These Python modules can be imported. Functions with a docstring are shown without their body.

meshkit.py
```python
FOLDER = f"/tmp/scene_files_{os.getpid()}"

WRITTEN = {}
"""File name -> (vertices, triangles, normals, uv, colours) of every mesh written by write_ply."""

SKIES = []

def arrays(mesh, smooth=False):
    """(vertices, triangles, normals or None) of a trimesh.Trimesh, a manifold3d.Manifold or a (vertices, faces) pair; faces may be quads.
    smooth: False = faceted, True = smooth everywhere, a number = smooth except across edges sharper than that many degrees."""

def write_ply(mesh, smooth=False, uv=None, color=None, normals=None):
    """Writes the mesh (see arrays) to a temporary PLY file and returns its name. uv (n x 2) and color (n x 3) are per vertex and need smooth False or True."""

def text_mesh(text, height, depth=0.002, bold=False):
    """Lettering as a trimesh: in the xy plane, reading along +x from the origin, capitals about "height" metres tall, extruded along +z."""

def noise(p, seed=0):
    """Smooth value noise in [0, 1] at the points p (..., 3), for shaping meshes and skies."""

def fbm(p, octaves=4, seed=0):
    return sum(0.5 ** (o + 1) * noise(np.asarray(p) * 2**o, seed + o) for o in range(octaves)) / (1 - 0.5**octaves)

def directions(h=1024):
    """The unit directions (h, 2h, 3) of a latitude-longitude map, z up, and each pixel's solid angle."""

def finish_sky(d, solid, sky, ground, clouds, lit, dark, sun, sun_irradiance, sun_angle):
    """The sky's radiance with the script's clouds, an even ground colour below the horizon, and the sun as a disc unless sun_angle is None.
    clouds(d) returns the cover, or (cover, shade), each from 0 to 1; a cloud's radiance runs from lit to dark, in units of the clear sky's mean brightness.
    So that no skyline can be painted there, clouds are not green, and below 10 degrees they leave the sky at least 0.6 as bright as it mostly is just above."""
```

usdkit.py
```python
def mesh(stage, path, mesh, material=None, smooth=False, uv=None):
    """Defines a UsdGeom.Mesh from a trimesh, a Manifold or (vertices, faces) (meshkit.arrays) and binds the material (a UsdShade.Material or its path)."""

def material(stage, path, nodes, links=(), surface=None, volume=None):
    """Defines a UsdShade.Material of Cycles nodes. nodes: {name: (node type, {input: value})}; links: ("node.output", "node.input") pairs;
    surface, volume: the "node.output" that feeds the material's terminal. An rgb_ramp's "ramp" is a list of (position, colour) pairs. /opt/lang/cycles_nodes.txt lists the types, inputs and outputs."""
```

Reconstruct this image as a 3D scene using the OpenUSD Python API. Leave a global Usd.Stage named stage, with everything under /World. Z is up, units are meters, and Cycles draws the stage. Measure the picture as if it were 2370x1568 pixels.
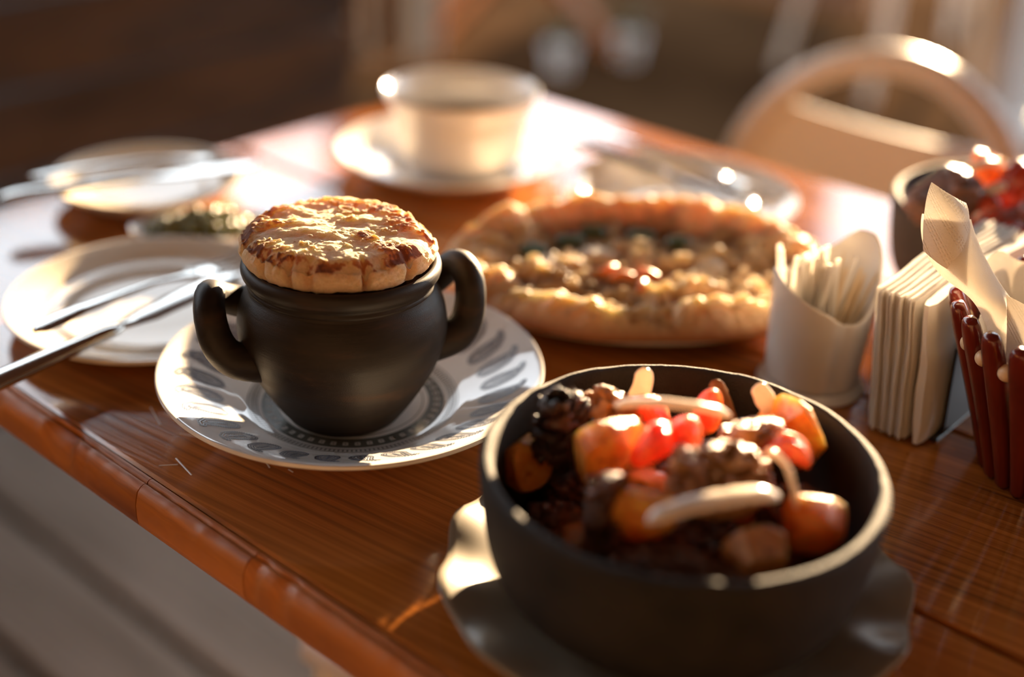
import math, random
import numpy as np, trimesh, manifold3d as m3, usdkit, meshkit
from scipy.interpolate import PchipInterpolator, CubicSpline
from shapely.geometry import Point, Polygon, LineString
from shapely import affinity, union_all
from pxr import Usd, UsdGeom, UsdLux, UsdShade, Gf, Sdf, Vt

PI = math.pi
stage = Usd.Stage.CreateInMemory()
UsdGeom.SetStageUpAxis(stage, 'Z'); UsdGeom.SetStageMetersPerUnit(stage, 1.0)
UsdGeom.Xform.Define(stage, '/World'); UsdGeom.Scope.Define(stage, '/World/Looks')

# ------------------------------------------------------------------ camera
F_PX, HT = 2980.0, 0.75                        # focal length in pixels of the 2370 wide picture; table top height
RIGHT, UP, BACK = (0.99905277, 0.02003235, 0.03862994), (-0.04351514, 0.4599174, 0.88689482), (0, -0.88773571, 0.46035347)
cam = UsdGeom.Camera.Define(stage, '/World/camera')
cam.AddTransformOp().Set(Gf.Matrix4d(*RIGHT, 0, *UP, 0, *BACK, 0, 0, 0, HT + 0.39076, 1))
cam.CreateHorizontalApertureAttr(36.0); cam.CreateVerticalApertureAttr(36.0 * 1568 / 2370)
cam.CreateFocalLengthAttr(F_PX / 2370 * 36)
cam.CreateFStopAttr(1.8); cam.CreateFocusDistanceAttr(0.68)
cam.CreateClippingRangeAttr(Gf.Vec2f(0.02, 1000))
cam.CreateExposureAttr(0.0)

# ------------------------------------------------------------------ sun and sky
SUN_AZ, SUN_EL = math.radians(68), math.radians(7.2)
S = np.array([math.cos(SUN_AZ) * math.cos(SUN_EL), math.sin(SUN_AZ) * math.cos(SUN_EL), math.sin(SUN_EL)])
sun = UsdLux.DistantLight.Define(stage, '/World/sun')
zx = np.cross([0, 0, 1.0], S); zx /= np.linalg.norm(zx); zy = np.cross(S, zx)
sun.AddTransformOp().Set(Gf.Matrix4d(*zx, 0, *zy, 0, *S, 0, 0, 0, 0, 1))
sun.CreateIntensityAttr(12.5); sun.CreateAngleAttr(0.53); sun.CreateNormalizeAttr(True); sun.CreateColorAttr(Gf.Vec3f(1.0, 0.71, 0.41))
sky = UsdLux.DomeLight.Define(stage, '/World/sky')
sky.CreateIntensityAttr(1.5); sky.CreateColorAttr(Gf.Vec3f(0.86, 0.93, 1.0))

# ------------------------------------------------------------------ helpers
used = {}
def numbered(path):
    k = used.get(path, 0); used[path] = k + 1
    return path if k == 0 else f'{path}_{k:03d}'
def tag(p, label=None, cat=None, group=None, kind=None):
    p = p.GetPrim() if hasattr(p, 'GetPrim') else p
    for k, v in (('label', label), ('category', cat), ('group', group), ('kind', kind)):
        if v: p.SetCustomDataByKey(k, v)
    return p
def thing(name, label, cat, loc=(0, 0, 0), rz=0.0, group=None, kind=None):
    x = UsdGeom.Xform.Define(stage, numbered('/World/' + name))
    x.AddTranslateOp().Set(Gf.Vec3d(*map(float, loc)))
    if rz: x.AddRotateZOp().Set(math.degrees(rz))
    return tag(x, label, cat, group, kind)
def obj(name, mesh, mat, parent=None, smooth=35, col=None):
    path = numbered((str(parent.GetPath()) if parent else '/World') + '/' + name)
    if col is not None and smooth not in (True, False): smooth = True
    m = usdkit.mesh(stage, path, mesh, mat, smooth=smooth)
    if col is not None:
        UsdGeom.PrimvarsAPI(m).CreatePrimvar('col', Sdf.ValueTypeNames.Color3fArray, 'vertex').Set(Vt.Vec3fArray.FromNumpy(np.asarray(col, np.float32)))
    return m.GetPrim()
def one(name, mesh, mat, label, cat, loc=(0, 0, 0), rz=0.0, group=None, smooth=35, col=None, kind=None):
    """A thing that is one mesh."""
    p = obj(name, mesh, mat, None, smooth, col)
    x = UsdGeom.Xformable(p); x.AddTranslateOp().Set(Gf.Vec3d(*map(float, loc)))
    if rz: x.AddRotateZOp().Set(math.degrees(rz))
    return tag(p, label, cat, group, kind)
def struct(name, mesh, mat, parent=None, **k):
    p = obj(name, mesh, mat, parent, **k)
    if parent is None: tag(p, kind='structure')
    return p
def copy_of(root, loc, rz=0.0, label=None, group=None):
    was = root.GetCustomData(); base = root.GetName().rstrip('0123456789').rstrip('_')
    r = thing(base, label or was['label'], was['category'], loc, rz, group or was.get('group'))
    return r

def cat(*ms):
    vs, fs, n = [], [], 0
    for m in ms:
        v, f, _ = meshkit.arrays(m); vs.append(v); fs.append(f + n); n += len(v)
    return np.vstack(vs), np.vstack(fs)
def move(m, d):
    v, f, _ = meshkit.arrays(m); return v + np.asarray(d, float), f
def rot(m, axis, a):
    v, f, _ = meshkit.arrays(m); R = trimesh.transformations.rotation_matrix(a, axis)[:3, :3]; return v @ R.T, f
def box(sx, sy, sz, c=(0, 0, 0), bev=0.0):
    if bev <= 0:
        b = trimesh.creation.box((sx, sy, sz)); return np.array(b.vertices) + c, np.array(b.faces)
    pts = []
    for ax in range(3):
        for s in np.ndindex(2, 2, 2):
            h = np.array([sx, sy, sz]) / 2 - bev; h[ax] += bev
            pts.append(h * (2 * np.array(s) - 1))
    m = m3.Manifold.hull_points(np.array(pts)); v, f, _ = meshkit.arrays(m)
    return v + c, f
def lathe(prof, n=128, mod=None):
    """prof: (r, z) from the bottom axis round the outside to the top axis."""
    prof = np.asarray(prof, float); a = np.linspace(0, 2 * PI, n, endpoint=False)
    r, z = prof[:, 0][:, None], prof[:, 1][:, None]
    v = np.stack([r * np.cos(a), r * np.sin(a), z + 0 * a], -1)
    if mod: v = mod(v, prof)
    k = len(prof); v = v.reshape(-1, 3); f = []
    i = np.arange(k - 1)[:, None] * n; j = np.arange(n)[None]; j2 = (j + 1) % n
    q = np.stack([i + j, i + j2, i + n + j2, i + n + j], -1).reshape(-1, 4)
    tri = np.vstack([q[:, [0, 1, 2]], q[:, [0, 2, 3]]])
    caps = [np.stack([np.full(n, len(v)), (np.arange(n) + 1) % n, np.arange(n)], 1), np.stack([np.full(n, len(v) + 1), (k - 1) * n + np.arange(n), (k - 1) * n + (np.arange(n) + 1) % n], 1)]
    v = np.vstack([v, v[:n].mean(0), v[-n:].mean(0)])
    return v, np.vstack([tri, *caps])
def spl(pts, n):
    pts = np.asarray(pts, float); t = np.r_[0, np.cumsum(np.linalg.norm(np.diff(pts, axis=0), axis=1) + 1e-9)]
    return np.stack([PchipInterpolator(t, pts[:, k])(np.linspace(0, t[-1], n)) for k in range(pts.shape[1])], 1)
def curve(pts, n, closed=False):
    pts = np.asarray(pts, float)
    if closed: pts = np.vstack([pts, pts[:1]])
    t = np.r_[0, np.cumsum(np.linalg.norm(np.diff(pts, axis=0), axis=1))]
    return CubicSpline(t, pts, bc_type='periodic' if closed else 'not-a-knot')(np.linspace(0, t[-1], n, endpoint=not closed))
def sweep(path, w, h=None, up=(0, 0, 1), seg=14, closed=False, power=1.0):
    """A tube along path with half-widths w (across) and h (along up), rounded ends."""
    P = np.asarray(path, float); n = len(P)
    w = np.broadcast_to(np.asarray(w, float), n); h = w if h is None else np.broadcast_to(np.asarray(h, float), n)
    T = np.roll(P, -1, 0) - np.roll(P, 1, 0) if closed else np.gradient(P, axis=0)
    T /= np.linalg.norm(T, axis=1, keepdims=True)
    U = np.asarray(up, float) - T * (T @ np.asarray(up, float))[:, None]; U /= np.linalg.norm(U, axis=1, keepdims=True)
    A = np.cross(T, U); a = np.linspace(0, 2 * PI, seg, endpoint=False)
    ca, sa = np.cos(a), np.sin(a)
    ca, sa = np.sign(ca) * abs(ca) ** power, np.sign(sa) * abs(sa) ** power
    V = P[:, None] + A[:, None] * (w[:, None] * ca)[..., None] + U[:, None] * (h[:, None] * sa)[..., None]
    f = []; m = n if closed else n - 1
    i = np.arange(m)[:, None] * seg; i2 = ((np.arange(m)[:, None] + 1) % n) * seg; j = np.arange(seg)[None]; j2 = (j + 1) % seg
    q = np.stack([i + j, i + j2, i2 + j2, i2 + j], -1).reshape(-1, 4)
    f = np.vstack([q[:, [0, 1, 2]], q[:, [0, 2, 3]]]); V = V.reshape(-1, 3)
    if not closed:
        V = np.vstack([V, P[0], P[-1]]); k = len(V)
        f = np.vstack([f, np.stack([np.full(seg, k - 2), (np.arange(seg) + 1) % seg, np.arange(seg)], 1), np.stack([np.full(seg, k - 1), (n - 1) * seg + np.arange(seg), (n - 1) * seg + (np.arange(seg) + 1) % seg], 1)])
    return V, f[:, ::-1]
def ends(n, k=5):
    """Width factors that round off both ends of a sweep."""
    e = np.ones(n); a = np.sqrt(np.clip(1 - (1 - np.arange(k) / k) ** 2, 0.002, 1)); e[:k] = a; e[-k:] = a[::-1]; return e
def grid_sheet(P, th):
    """A sheet of thickness th from a grid of points (a, b, 3)."""
    P = np.asarray(P, float); du, dv = np.gradient(P, axis=0), np.gradient(P, axis=1)
    N = np.cross(du, dv); N /= np.linalg.norm(N, axis=-1, keepdims=True) + 1e-12
    a, b = P.shape[:2]; top, bot = (P + N * th / 2).reshape(-1, 3), (P - N * th / 2).reshape(-1, 3)
    i = np.arange(a - 1)[:, None] * b + np.arange(b - 1)[None]
    q = np.stack([i, i + b, i + b + 1, i + 1], -1).reshape(-1, 4); o = a * b
    loop = np.r_[np.arange(b), (np.arange(1, a) * b + b - 1), ((a - 1) * b + np.arange(b - 2, -1, -1)), np.arange(a - 2, 0, -1) * b]
    l2 = np.roll(loop, -1); s = np.stack([loop, loop + o, l2 + o, l2], 1)
    q = np.vstack([q, q[:, ::-1] + o, s[:, ::-1]])
    return np.vstack([top, bot]), np.vstack([q[:, [0, 1, 2]], q[:, [0, 2, 3]]])
def fbm(p, o=4, s=0): return meshkit.fbm(p, o, s) - 0.5
def sstep(x, a, b):
    t = np.clip((x - a) / (b - a), 0, 1); return t * t * (3 - 2 * t)
def lerp(a, b, t): return np.asarray(a) * (1 - np.asarray(t)[..., None]) + np.asarray(b) * np.asarray(t)[..., None]
def extrude(poly, h, sub=None):
    ms = [trimesh.creation.extrude_polygon(g, h, engine='earcut') for g in getattr(poly, 'geoms', [poly]) if g.area > 1e-10]
    m = trimesh.util.concatenate(ms); v, f = np.array(m.vertices), np.array(m.faces)
    if sub: v, f = trimesh.remesh.subdivide_to_size(v, f, sub, max_iter=12)
    return v, f

# ------------------------------------------------------------------ materials
def mat(name, color, rough=0.5, noise=None, bump=None, vcol=False, coord='position', trans=0.0, **kw):
    """Principled; noise = (scale, second colour, scale vector), bump = (scale, distance), vcol: colours from the mesh."""
    n = {'p': ('principled_bsdf', {'base_color': color, 'roughness': rough, **kw}), 'g': ('geometry', {})}
    l = []; src = None
    if vcol:
        n['a'] = ('attribute', {'attribute': 'col'}); src = 'a.color'
    if noise:
        n['m'] = ('mapping', {'scale': noise[2] if len(noise) > 2 else (1, 1, 1)})
        n['t'] = ('noise_texture', {'scale': noise[0], 'detail': 5, 'roughness': 0.6})
        n['r'] = ('rgb_ramp', {'ramp': [(0.3, color), (0.7, noise[1])]})
        l += [('g.position', 'm.vector'), ('m.vector', 't.vector'), ('t.fac', 'r.fac')]
        if vcol:
            n['x'] = ('mix_color', {'blend_type': 'multiply', 'fac': 1.0}); l += [('a.color', 'x.a'), ('r.color', 'x.b')]; src = 'x.result'
        else: src = 'r.color'
    if src: l.append((src, 'p.base_color'))
    if bump:
        n['bt'] = ('noise_texture', {'scale': bump[0], 'detail': 4, 'roughness': 0.6}); n['b'] = ('bump', {'distance': bump[1], 'strength': 1.0})
        l += [('g.position', 'bt.vector'), ('bt.fac', 'b.height'), ('b.normal', 'p.normal')]
    out = 'p.BSDF'
    if trans:
        n['tl'] = ('translucent_bsdf', {'color': color}); n['mx'] = ('mix_closure', {'fac': trans})
        l += [('p.BSDF', 'mx.closure1'), ('tl.BSDF', 'mx.closure2')]
        if src: l.append((src, 'tl.color'))
        out = 'mx.closure'
    return usdkit.material(stage, '/World/Looks/' + name, n, l, surface=out)

def wood(name, dark, light, angle, rough=0.28, fine=260.0, spec=0.5, coat=0.0):
    c, s = math.cos(angle), math.sin(angle)
    return usdkit.material(stage, '/World/Looks/' + name, {
        'g': ('geometry', {}), 'oi': ('object_info', {}),
        'ad': ('vector_math', {'math_type': 'add'}), 'sc': ('vector_math', {'math_type': 'scale', 'scale': 7.0}), 'cx': ('combine_xyz', {}),
        'rt': ('vector_rotate', {'rotate_type': 'z_axis', 'angle': -angle}),
        'm1': ('mapping', {'scale': (3.0, fine * 1.1, 12)}), 'n1': ('noise_texture', {'scale': 1.0, 'detail': 6, 'roughness': 0.62, 'distortion': 0.25}),
        'm2': ('mapping', {'scale': (1.6, 11, 5)}), 'n2': ('noise_texture', {'scale': 1.0, 'detail': 3, 'roughness': 0.5, 'distortion': 0.6}),
        'mx': ('mix_float', {'fac': 0.42}),
        'r': ('rgb_ramp', {'ramp': [(0.36, dark), (0.47, tuple(np.array(dark) * .5 + np.array(light) * .5)), (0.60, light)]}),
        'rr': ('map_range', {'from_min': 0.3, 'from_max': 0.7, 'to_min': rough * 0.75, 'to_max': rough * 1.35, 'clamp': True}),
        'b': ('bump', {'distance': 0.0005, 'strength': 0.3}),
        'p': ('principled_bsdf', {'roughness': rough, 'specular_ior_level': spec, 'coat_weight': coat, 'coat_roughness': 0.06}),
    }, [('oi.random', 'cx.x'), ('oi.random', 'cx.y'), ('cx.vector', 'sc.vector1'), ('g.position', 'ad.vector1'), ('sc.vector', 'ad.vector2'), ('ad.vector', 'rt.vector'),
        ('rt.vector', 'm1.vector'), ('m1.vector', 'n1.vector'), ('rt.vector', 'm2.vector'), ('m2.vector', 'n2.vector'),
        ('n1.fac', 'mx.a'), ('n2.fac', 'mx.b'), ('mx.result', 'r.fac'), ('r.color', 'p.base_color'), ('n2.fac', 'rr.value'), ('rr.result', 'p.roughness'),
        ('n1.fac', 'b.height'), ('b.normal', 'p.normal')], surface='p.BSDF')

TA = math.radians(-40.4)                                  # the table's long axis
U1, N1 = np.array([math.cos(TA), math.sin(TA)]), np.array([-math.sin(TA), math.cos(TA)])
def sn(s, n, z=0.0): return np.array([*(s * U1 + n * N1), z])
M = {}
M['table'] = wood('varnished_pine', (0.125, 0.033, 0.006), (0.54, 0.175, 0.030), TA + math.radians(7), rough=0.11, coat=0.6)
M['table_edge'] = wood('varnished_edge', (0.16, 0.042, 0.007), (0.56, 0.185, 0.032), TA, rough=0.36)
M['deck'] = wood('grey_deck', (0.20, 0.17, 0.14), (0.42, 0.37, 0.32), TA, rough=0.6, fine=120)
M['dark_wood'] = wood('dark_wood', (0.024, 0.012, 0.006), (0.085, 0.040, 0.018), TA + PI / 2, rough=0.8, fine=90, spec=0.15)
M['brown_wood'] = wood('brown_wood', (0.05, 0.02, 0.008), (0.16, 0.07, 0.03), TA, rough=0.5, fine=90)
M['orange_wood'] = wood('orange_wood', (0.18, 0.06, 0.015), (0.42, 0.16, 0.05), TA, rough=0.4, fine=90)
M['ground'] = mat('brown_ground', (0.030, 0.016, 0.008), 0.9, noise=(1.6, (0.065, 0.035, 0.017)), bump=(60, 0.004), specular_ior_level=0.0)
M['plaster'] = mat('plaster', (0.10, 0.065, 0.040), 0.9, noise=(2, (0.08, 0.05, 0.03)))
M['china'] = mat('white_china', (0.76, 0.73, 0.70), 0.05, specular_ior_level=0.55, coat_weight=0.3, coat_roughness=0.03)
M['cream_china'] = mat('cream_china', (0.74, 0.66, 0.55), 0.10, specular_ior_level=0.55)
M['grey_china'] = mat('grey_beige_china', (0.27, 0.235, 0.18), 0.28, noise=(30, (0.22, 0.185, 0.14)))
M['ink'] = mat('blue_grey_print', (0.085, 0.10, 0.14), 0.25)
M['dark_ink'] = mat('olive_grey_print', (0.10, 0.10, 0.085), 0.25)
M['steel'] = mat('cutlery_steel', (0.62, 0.62, 0.60), 0.11, metallic=1.0)
M['plastic'] = mat('white_plastic', (0.76, 0.71, 0.66), 0.22, trans=0.08)
M['chair'] = mat('chair_plastic', (0.56, 0.48, 0.40), 0.30, trans=0.18)
M['paper'] = mat('napkin_paper', (0.84, 0.80, 0.74), 0.9, bump=(900, 0.0003), trans=0.27)
M['black'] = mat('black_metal', (0.012, 0.011, 0.010), 0.35)
M['red_wood'] = mat('red_lacquer', (0.16, 0.018, 0.010), 0.22, noise=(60, (0.09, 0.010, 0.007), (1, 1, 0.2)), coat_weight=0.4, coat_roughness=0.1, trans=0.12)
M['bead'] = mat('cream_bead', (0.80, 0.62, 0.40), 0.35, trans=0.2)
M['pick'] = mat('pale_pick', (0.78, 0.62, 0.42), 0.6, trans=0.2)
M['sleeve'] = mat('paper_sleeve', (0.86, 0.82, 0.76), 0.7, trans=0.4)
M['clay'] = usdkit.material(stage, '/World/Looks/black_clay', {
    'g': ('geometry', {}), 'm1': ('mapping', {'scale': (1, 1, 5)}), 'n1': ('noise_texture', {'scale': 22, 'detail': 6, 'roughness': 0.65}),
    'r': ('rgb_ramp', {'ramp': [(0.3, (0.011, 0.008, 0.006)), (0.55, (0.021, 0.0145, 0.010)), (0.75, (0.048, 0.025, 0.014))]}),
    'm2': ('mapping', {'scale': (40, 40, 900)}), 'n2': ('noise_texture', {'scale': 1, 'detail': 3}),
    'n3': ('noise_texture', {'scale': 1500, 'detail': 3}), 'mx': ('mix_float', {'fac': 0.5}),
    'b': ('bump', {'distance': 0.0002, 'strength': 0.7}), 'p': ('principled_bsdf', {'roughness': 0.5, 'specular_ior_level': 0.25}),
    'rr': ('map_range', {'from_min': 0.3, 'from_max': 0.7, 'to_min': 0.42, 'to_max': 0.62, 'clamp': True})},
    [('g.position', 'm1.vector'), ('m1.vector', 'n1.vector'), ('n1.fac', 'r.fac'), ('r.color', 'p.base_color'), ('g.position', 'm2.vector'), ('m2.vector', 'n2.vector'),
     ('g.position', 'n3.vector'), ('n2.fac', 'mx.a'), ('n3.fac', 'mx.b'), ('mx.result', 'b.height'), ('b.normal', 'p.normal'), ('n1.fac', 'rr.value'), ('rr.result', 'p.roughness')], surface='p.BSDF')
M['rough_clay'] = mat('rough_clay', (0.013, 0.011, 0.009), 0.7, noise=(40, (0.034, 0.025, 0.018)), bump=(1100, 0.0011), specular_ior_level=0.28)
M['bread'] = mat('corn_bread', (1, 1, 1), 0.75, vcol=True, noise=(900, (0.86, 0.82, 0.76)), bump=(2600, 0.0007), subsurface_weight=0.25, subsurface_radius=(1.0, 0.5, 0.25), subsurface_scale=0.004)
M['dough'] = mat('baked_dough', (1, 1, 1), 0.5, vcol=True, noise=(500, (0.85, 0.8, 0.74)), bump=(900, 0.0008), subsurface_weight=0.15, subsurface_radius=(1.0, 0.5, 0.25), subsurface_scale=0.004)
M['potato'] = mat('roast_potato', (1, 1, 1), 0.30, vcol=True, noise=(260, (0.85, 0.78, 0.70)), bump=(700, 0.0009), coat_weight=0.5, coat_roughness=0.12, subsurface_weight=0.15, subsurface_radius=(1.0, 0.4, 0.12), subsurface_scale=0.005)
M['meat'] = mat('roast_meat', (1, 1, 1), 0.30, vcol=True, noise=(320, (0.55, 0.45, 0.4)), bump=(800, 0.0016), coat_weight=0.6, coat_roughness=0.12)
M['tomato'] = mat('tomato_flesh', (0.60, 0.045, 0.028), 0.2, noise=(150, (0.78, 0.24, 0.12)), bump=(500, 0.0012), coat_weight=0.5, coat_roughness=0.08, subsurface_weight=0.25, subsurface_radius=(1.0, 0.2, 0.1), subsurface_scale=0.006)
M['pepper'] = mat('dark_red_pepper', (0.26, 0.018, 0.010), 0.22, noise=(90, (0.38, 0.05, 0.02)), coat_weight=0.5, coat_roughness=0.08)
M['onion'] = mat('onion_flesh', (0.80, 0.66, 0.52), 0.20, noise=(90, (0.84, 0.74, 0.64)), coat_weight=0.4, coat_roughness=0.1, trans=0.25)
M['onion_brown'] = mat('browned_onion', (0.20, 0.10, 0.05), 0.25, trans=0.3)
M['green'] = mat('pickled_green', (0.10, 0.11, 0.016), 0.3, noise=(140, (0.24, 0.21, 0.03)), coat_weight=0.3)
M['herb'] = mat('dark_herb', (0.05, 0.07, 0.015), 0.5)
M['carrot'] = mat('carrot', (0.75, 0.20, 0.04), 0.4)
M['soup'] = mat('soup', (0.42, 0.28, 0.15), 0.25, noise=(60, (0.30, 0.18, 0.10)))
M['terracotta'] = mat('white_pot', (0.50, 0.50, 0.50), 0.6)
M['curtain'] = mat('beige_curtain', (0.42, 0.30, 0.20), 0.9, noise=(40, (0.36, 0.26, 0.17), (1, 1, 0.1)), trans=0.15)

# ------------------------------------------------------------------ the setting: a veranda, open towards the low sun
RZ = TA
def slab(name, parent, s0, s1, n0, n1, z0, z1, m, bev=0.004):
    """A board given in the table's axes (s along the long edge, n across)."""
    v, f = box(s1 - s0, n1 - n0, z1 - z0, ((s0 + s1) / 2, (n0 + n1) / 2, (z0 + z1) / 2), bev)
    return obj(name, rot((v, f), (0, 0, 1), TA), m, parent, smooth=False)
fl = thing('floor', 'grey-beige deck boards under the table', None, kind='structure')
w = 0.156
for k in range(-12, 10):
    n0 = 0.561 + k * w
    slab('plank', fl, -1.9, 2.8, n0 + 0.009, n0 + w - 0.009, -0.03, 0.0, M['deck'], 0.003)
slab('joist', fl, -1.9, 2.8, 0.561 - 12 * w, 0.561 + 10 * w, -0.08, -0.032, M['dark_wood'], 0)
gr = one('ground', (np.array([[-14, -10, 0], [18, -10, 0], [18, 24, 0], [-14, 24, 0]], float), np.array([[0, 1, 2], [0, 2, 3]])), M['ground'],
         'bare brown terrace ground beyond the deck boards', 'ground', (0, 0, -0.02), kind='structure')
wl = thing('wall_left', 'low dark brown plank parapet behind the far end of the table', None, kind='structure')
for k in range(8): slab('plank', wl, -1.86, -1.80, -1.5, 1.62, 0.01 + k * 0.135, 0.135 + k * 0.135, M['dark_wood'], 0.006)
slab('cap', wl, -1.89, -1.77, -1.5, 1.65, 1.092, 1.125, M['dark_wood'], 0.006)
wb = thing('wall_back', 'brown plank wall section at the far end of the veranda', None, kind='structure')
for k in range(20): slab('plank', wb, -3.45, -2.33, 4.75, 4.81, k * 0.135, 0.130 + k * 0.135, M['brown_wood'], 0.006)
wf = thing('wall_front', 'dark brown plastered wall behind the viewer', None, kind='structure'); slab('panel', wf, -3.3, 2.8, -1.75, -1.65, 0, 2.7, M['plaster'], 0)
wr = thing('wall_right', 'dark brown plastered wall at the right end of the veranda', None, kind='structure'); slab('panel', wr, 2.7, 2.8, -1.7, 4.0, 0, 2.7, M['plaster'], 0)
ce = thing('ceiling', 'brown board ceiling of the veranda', None, kind='structure')
for k in range(19): slab('plank', ce, -3.3, 2.8, -1.7 + k * 0.3, -1.405 + k * 0.3, 2.40, 2.44, M['brown_wood'], 0.004)
t1 = thing('trim_1', 'white painted railing post standing in the upper right corner', None, kind='structure')
v, f = box(0.09, 0.09, 1.08, (0, 0, .54), 0.006); obj('post', move(rot((v, f), (0, 0, 1), TA), (1.40, 3.56, 0)), M['terracotta'], t1, smooth=False)
v, f = box(0.13, 0.13, 0.08, (0, 0, 0.04), 0.006); obj('foot', move(rot((v, f), (0, 0, 1), TA), (1.40, 3.56, 0)), M['terracotta'], t1, smooth=False)

# ------------------------------------------------------------------ the table
tb = thing('dining_table', 'varnished orange-brown plank table with a worn rounded front edge', 'table', (-0.503, 0.825, 0), TA)
TL, TW, TT = 1.62, 0.70, 0.028
edges = [0.012, 0.200, 0.372, 0.540, TW]
for k in range(4):
    v, f = box(TL, edges[k + 1] - edges[k] - 0.0026, TT, (TL / 2, (edges[k] + edges[k + 1]) / 2, HT - TT / 2 - 0.0003 * (k % 2)), 0.0016)
    obj('plank', (v, f), M['table'], tb, smooth=False)
def edge_piece(x0, x1, seed):
    n = max(8, int((x1 - x0) / 0.0025)); ny = 16
    # cross-section: rounded worn nosing
    sec = np.array([[0.012, -TT], [0.004, -TT], [0.0008, -TT + 0.003], [0, -TT + 0.008], [0, -0.012], [0.0006, -0.008], [0.002, -0.0045], [0.0042, -0.0020], [0.0062, -0.0012], [0.0074, -0.0016], [0.0082, -0.0024], [0.0090, -0.0010], [0.0102, -0.0004], [0.0118, -0.0006], [0.012, -0.001]])
    xs = np.linspace(x0 + 0.0003, x1 - 0.0003, n)
    P = np.zeros((n, len(sec), 3)); P[..., 0] = xs[:, None]; P[..., 1] = sec[:, 0]; P[..., 2] = sec[:, 1] + HT
    wear = np.array([0, 0, 0, .3, .6, 1, 1, 1, 1, .8, .8, .6, .3, .1, 0.])
    q = np.stack([xs[:, None] * 60 + 0 * sec[:, 0], P[..., 1] * 150, P[..., 2] * 150], -1)
    d = fbm(q, 4, seed) * 0.0028 * wear
    chip = np.clip(fbm(np.stack([xs * 24, 0 * xs, 0 * xs], -1), 3, seed + 9) - 0.13, 0, 1)[:, None] * 0.030 * wear
    P[..., 2] -= np.abs(d) * 0.8 + chip * 0.6; P[..., 1] += np.abs(d) * 0.9 + chip * 0.7
    v = P.reshape(-1, 3); b = len(sec); i = np.arange(n - 1)[:, None] * b + np.arange(b)[None]; j = np.arange(n - 1)[:, None] * b + (np.arange(b)[None] + 1) % b
    q = np.stack([i, j, j + b, i + b], -1).reshape(-1, 4); f = np.vstack([q[:, [0, 1, 2]], q[:, [0, 2, 3]]])
    c0, c1 = v[:b].mean(0), v[-b:].mean(0); v = np.vstack([v, c0, c1]); a = np.arange(b); a2 = (a + 1) % b
    return v, np.vstack([f, np.stack([np.full(b, len(v) - 2), a2, a], 1), np.stack([np.full(b, len(v) - 1), (n - 1) * b + a, (n - 1) * b + a2], 1)])
EX = [0, 0.24, 0.402, 0.4936, 0.80, 1.2, TL]
for k in range(6): obj('edge_strip', edge_piece(EX[k], EX[k + 1], 3 + k), M['table_edge'], tb, smooth=40)
for (x, y) in ((0.57, 0.10), (1.5, 0.10), (0.57, 0.60), (1.5, 0.60)):
    obj('leg', box(0.065, 0.065, HT - TT, (x, y, (HT - TT) / 2), 0.005), M['table_edge'], tb, smooth=False)
for y in (0.10, 0.60): obj('apron', box(0.86, 0.024, 0.07, (1.035, y, HT - TT - 0.036), 0.003), M['table_edge'], tb, smooth=False)
for x in (0.57, 1.5): obj('apron', box(0.024, 0.43, 0.07, (x, 0.35, HT - TT - 0.036), 0.003), M['table_edge'], tb, smooth=False)

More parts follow.
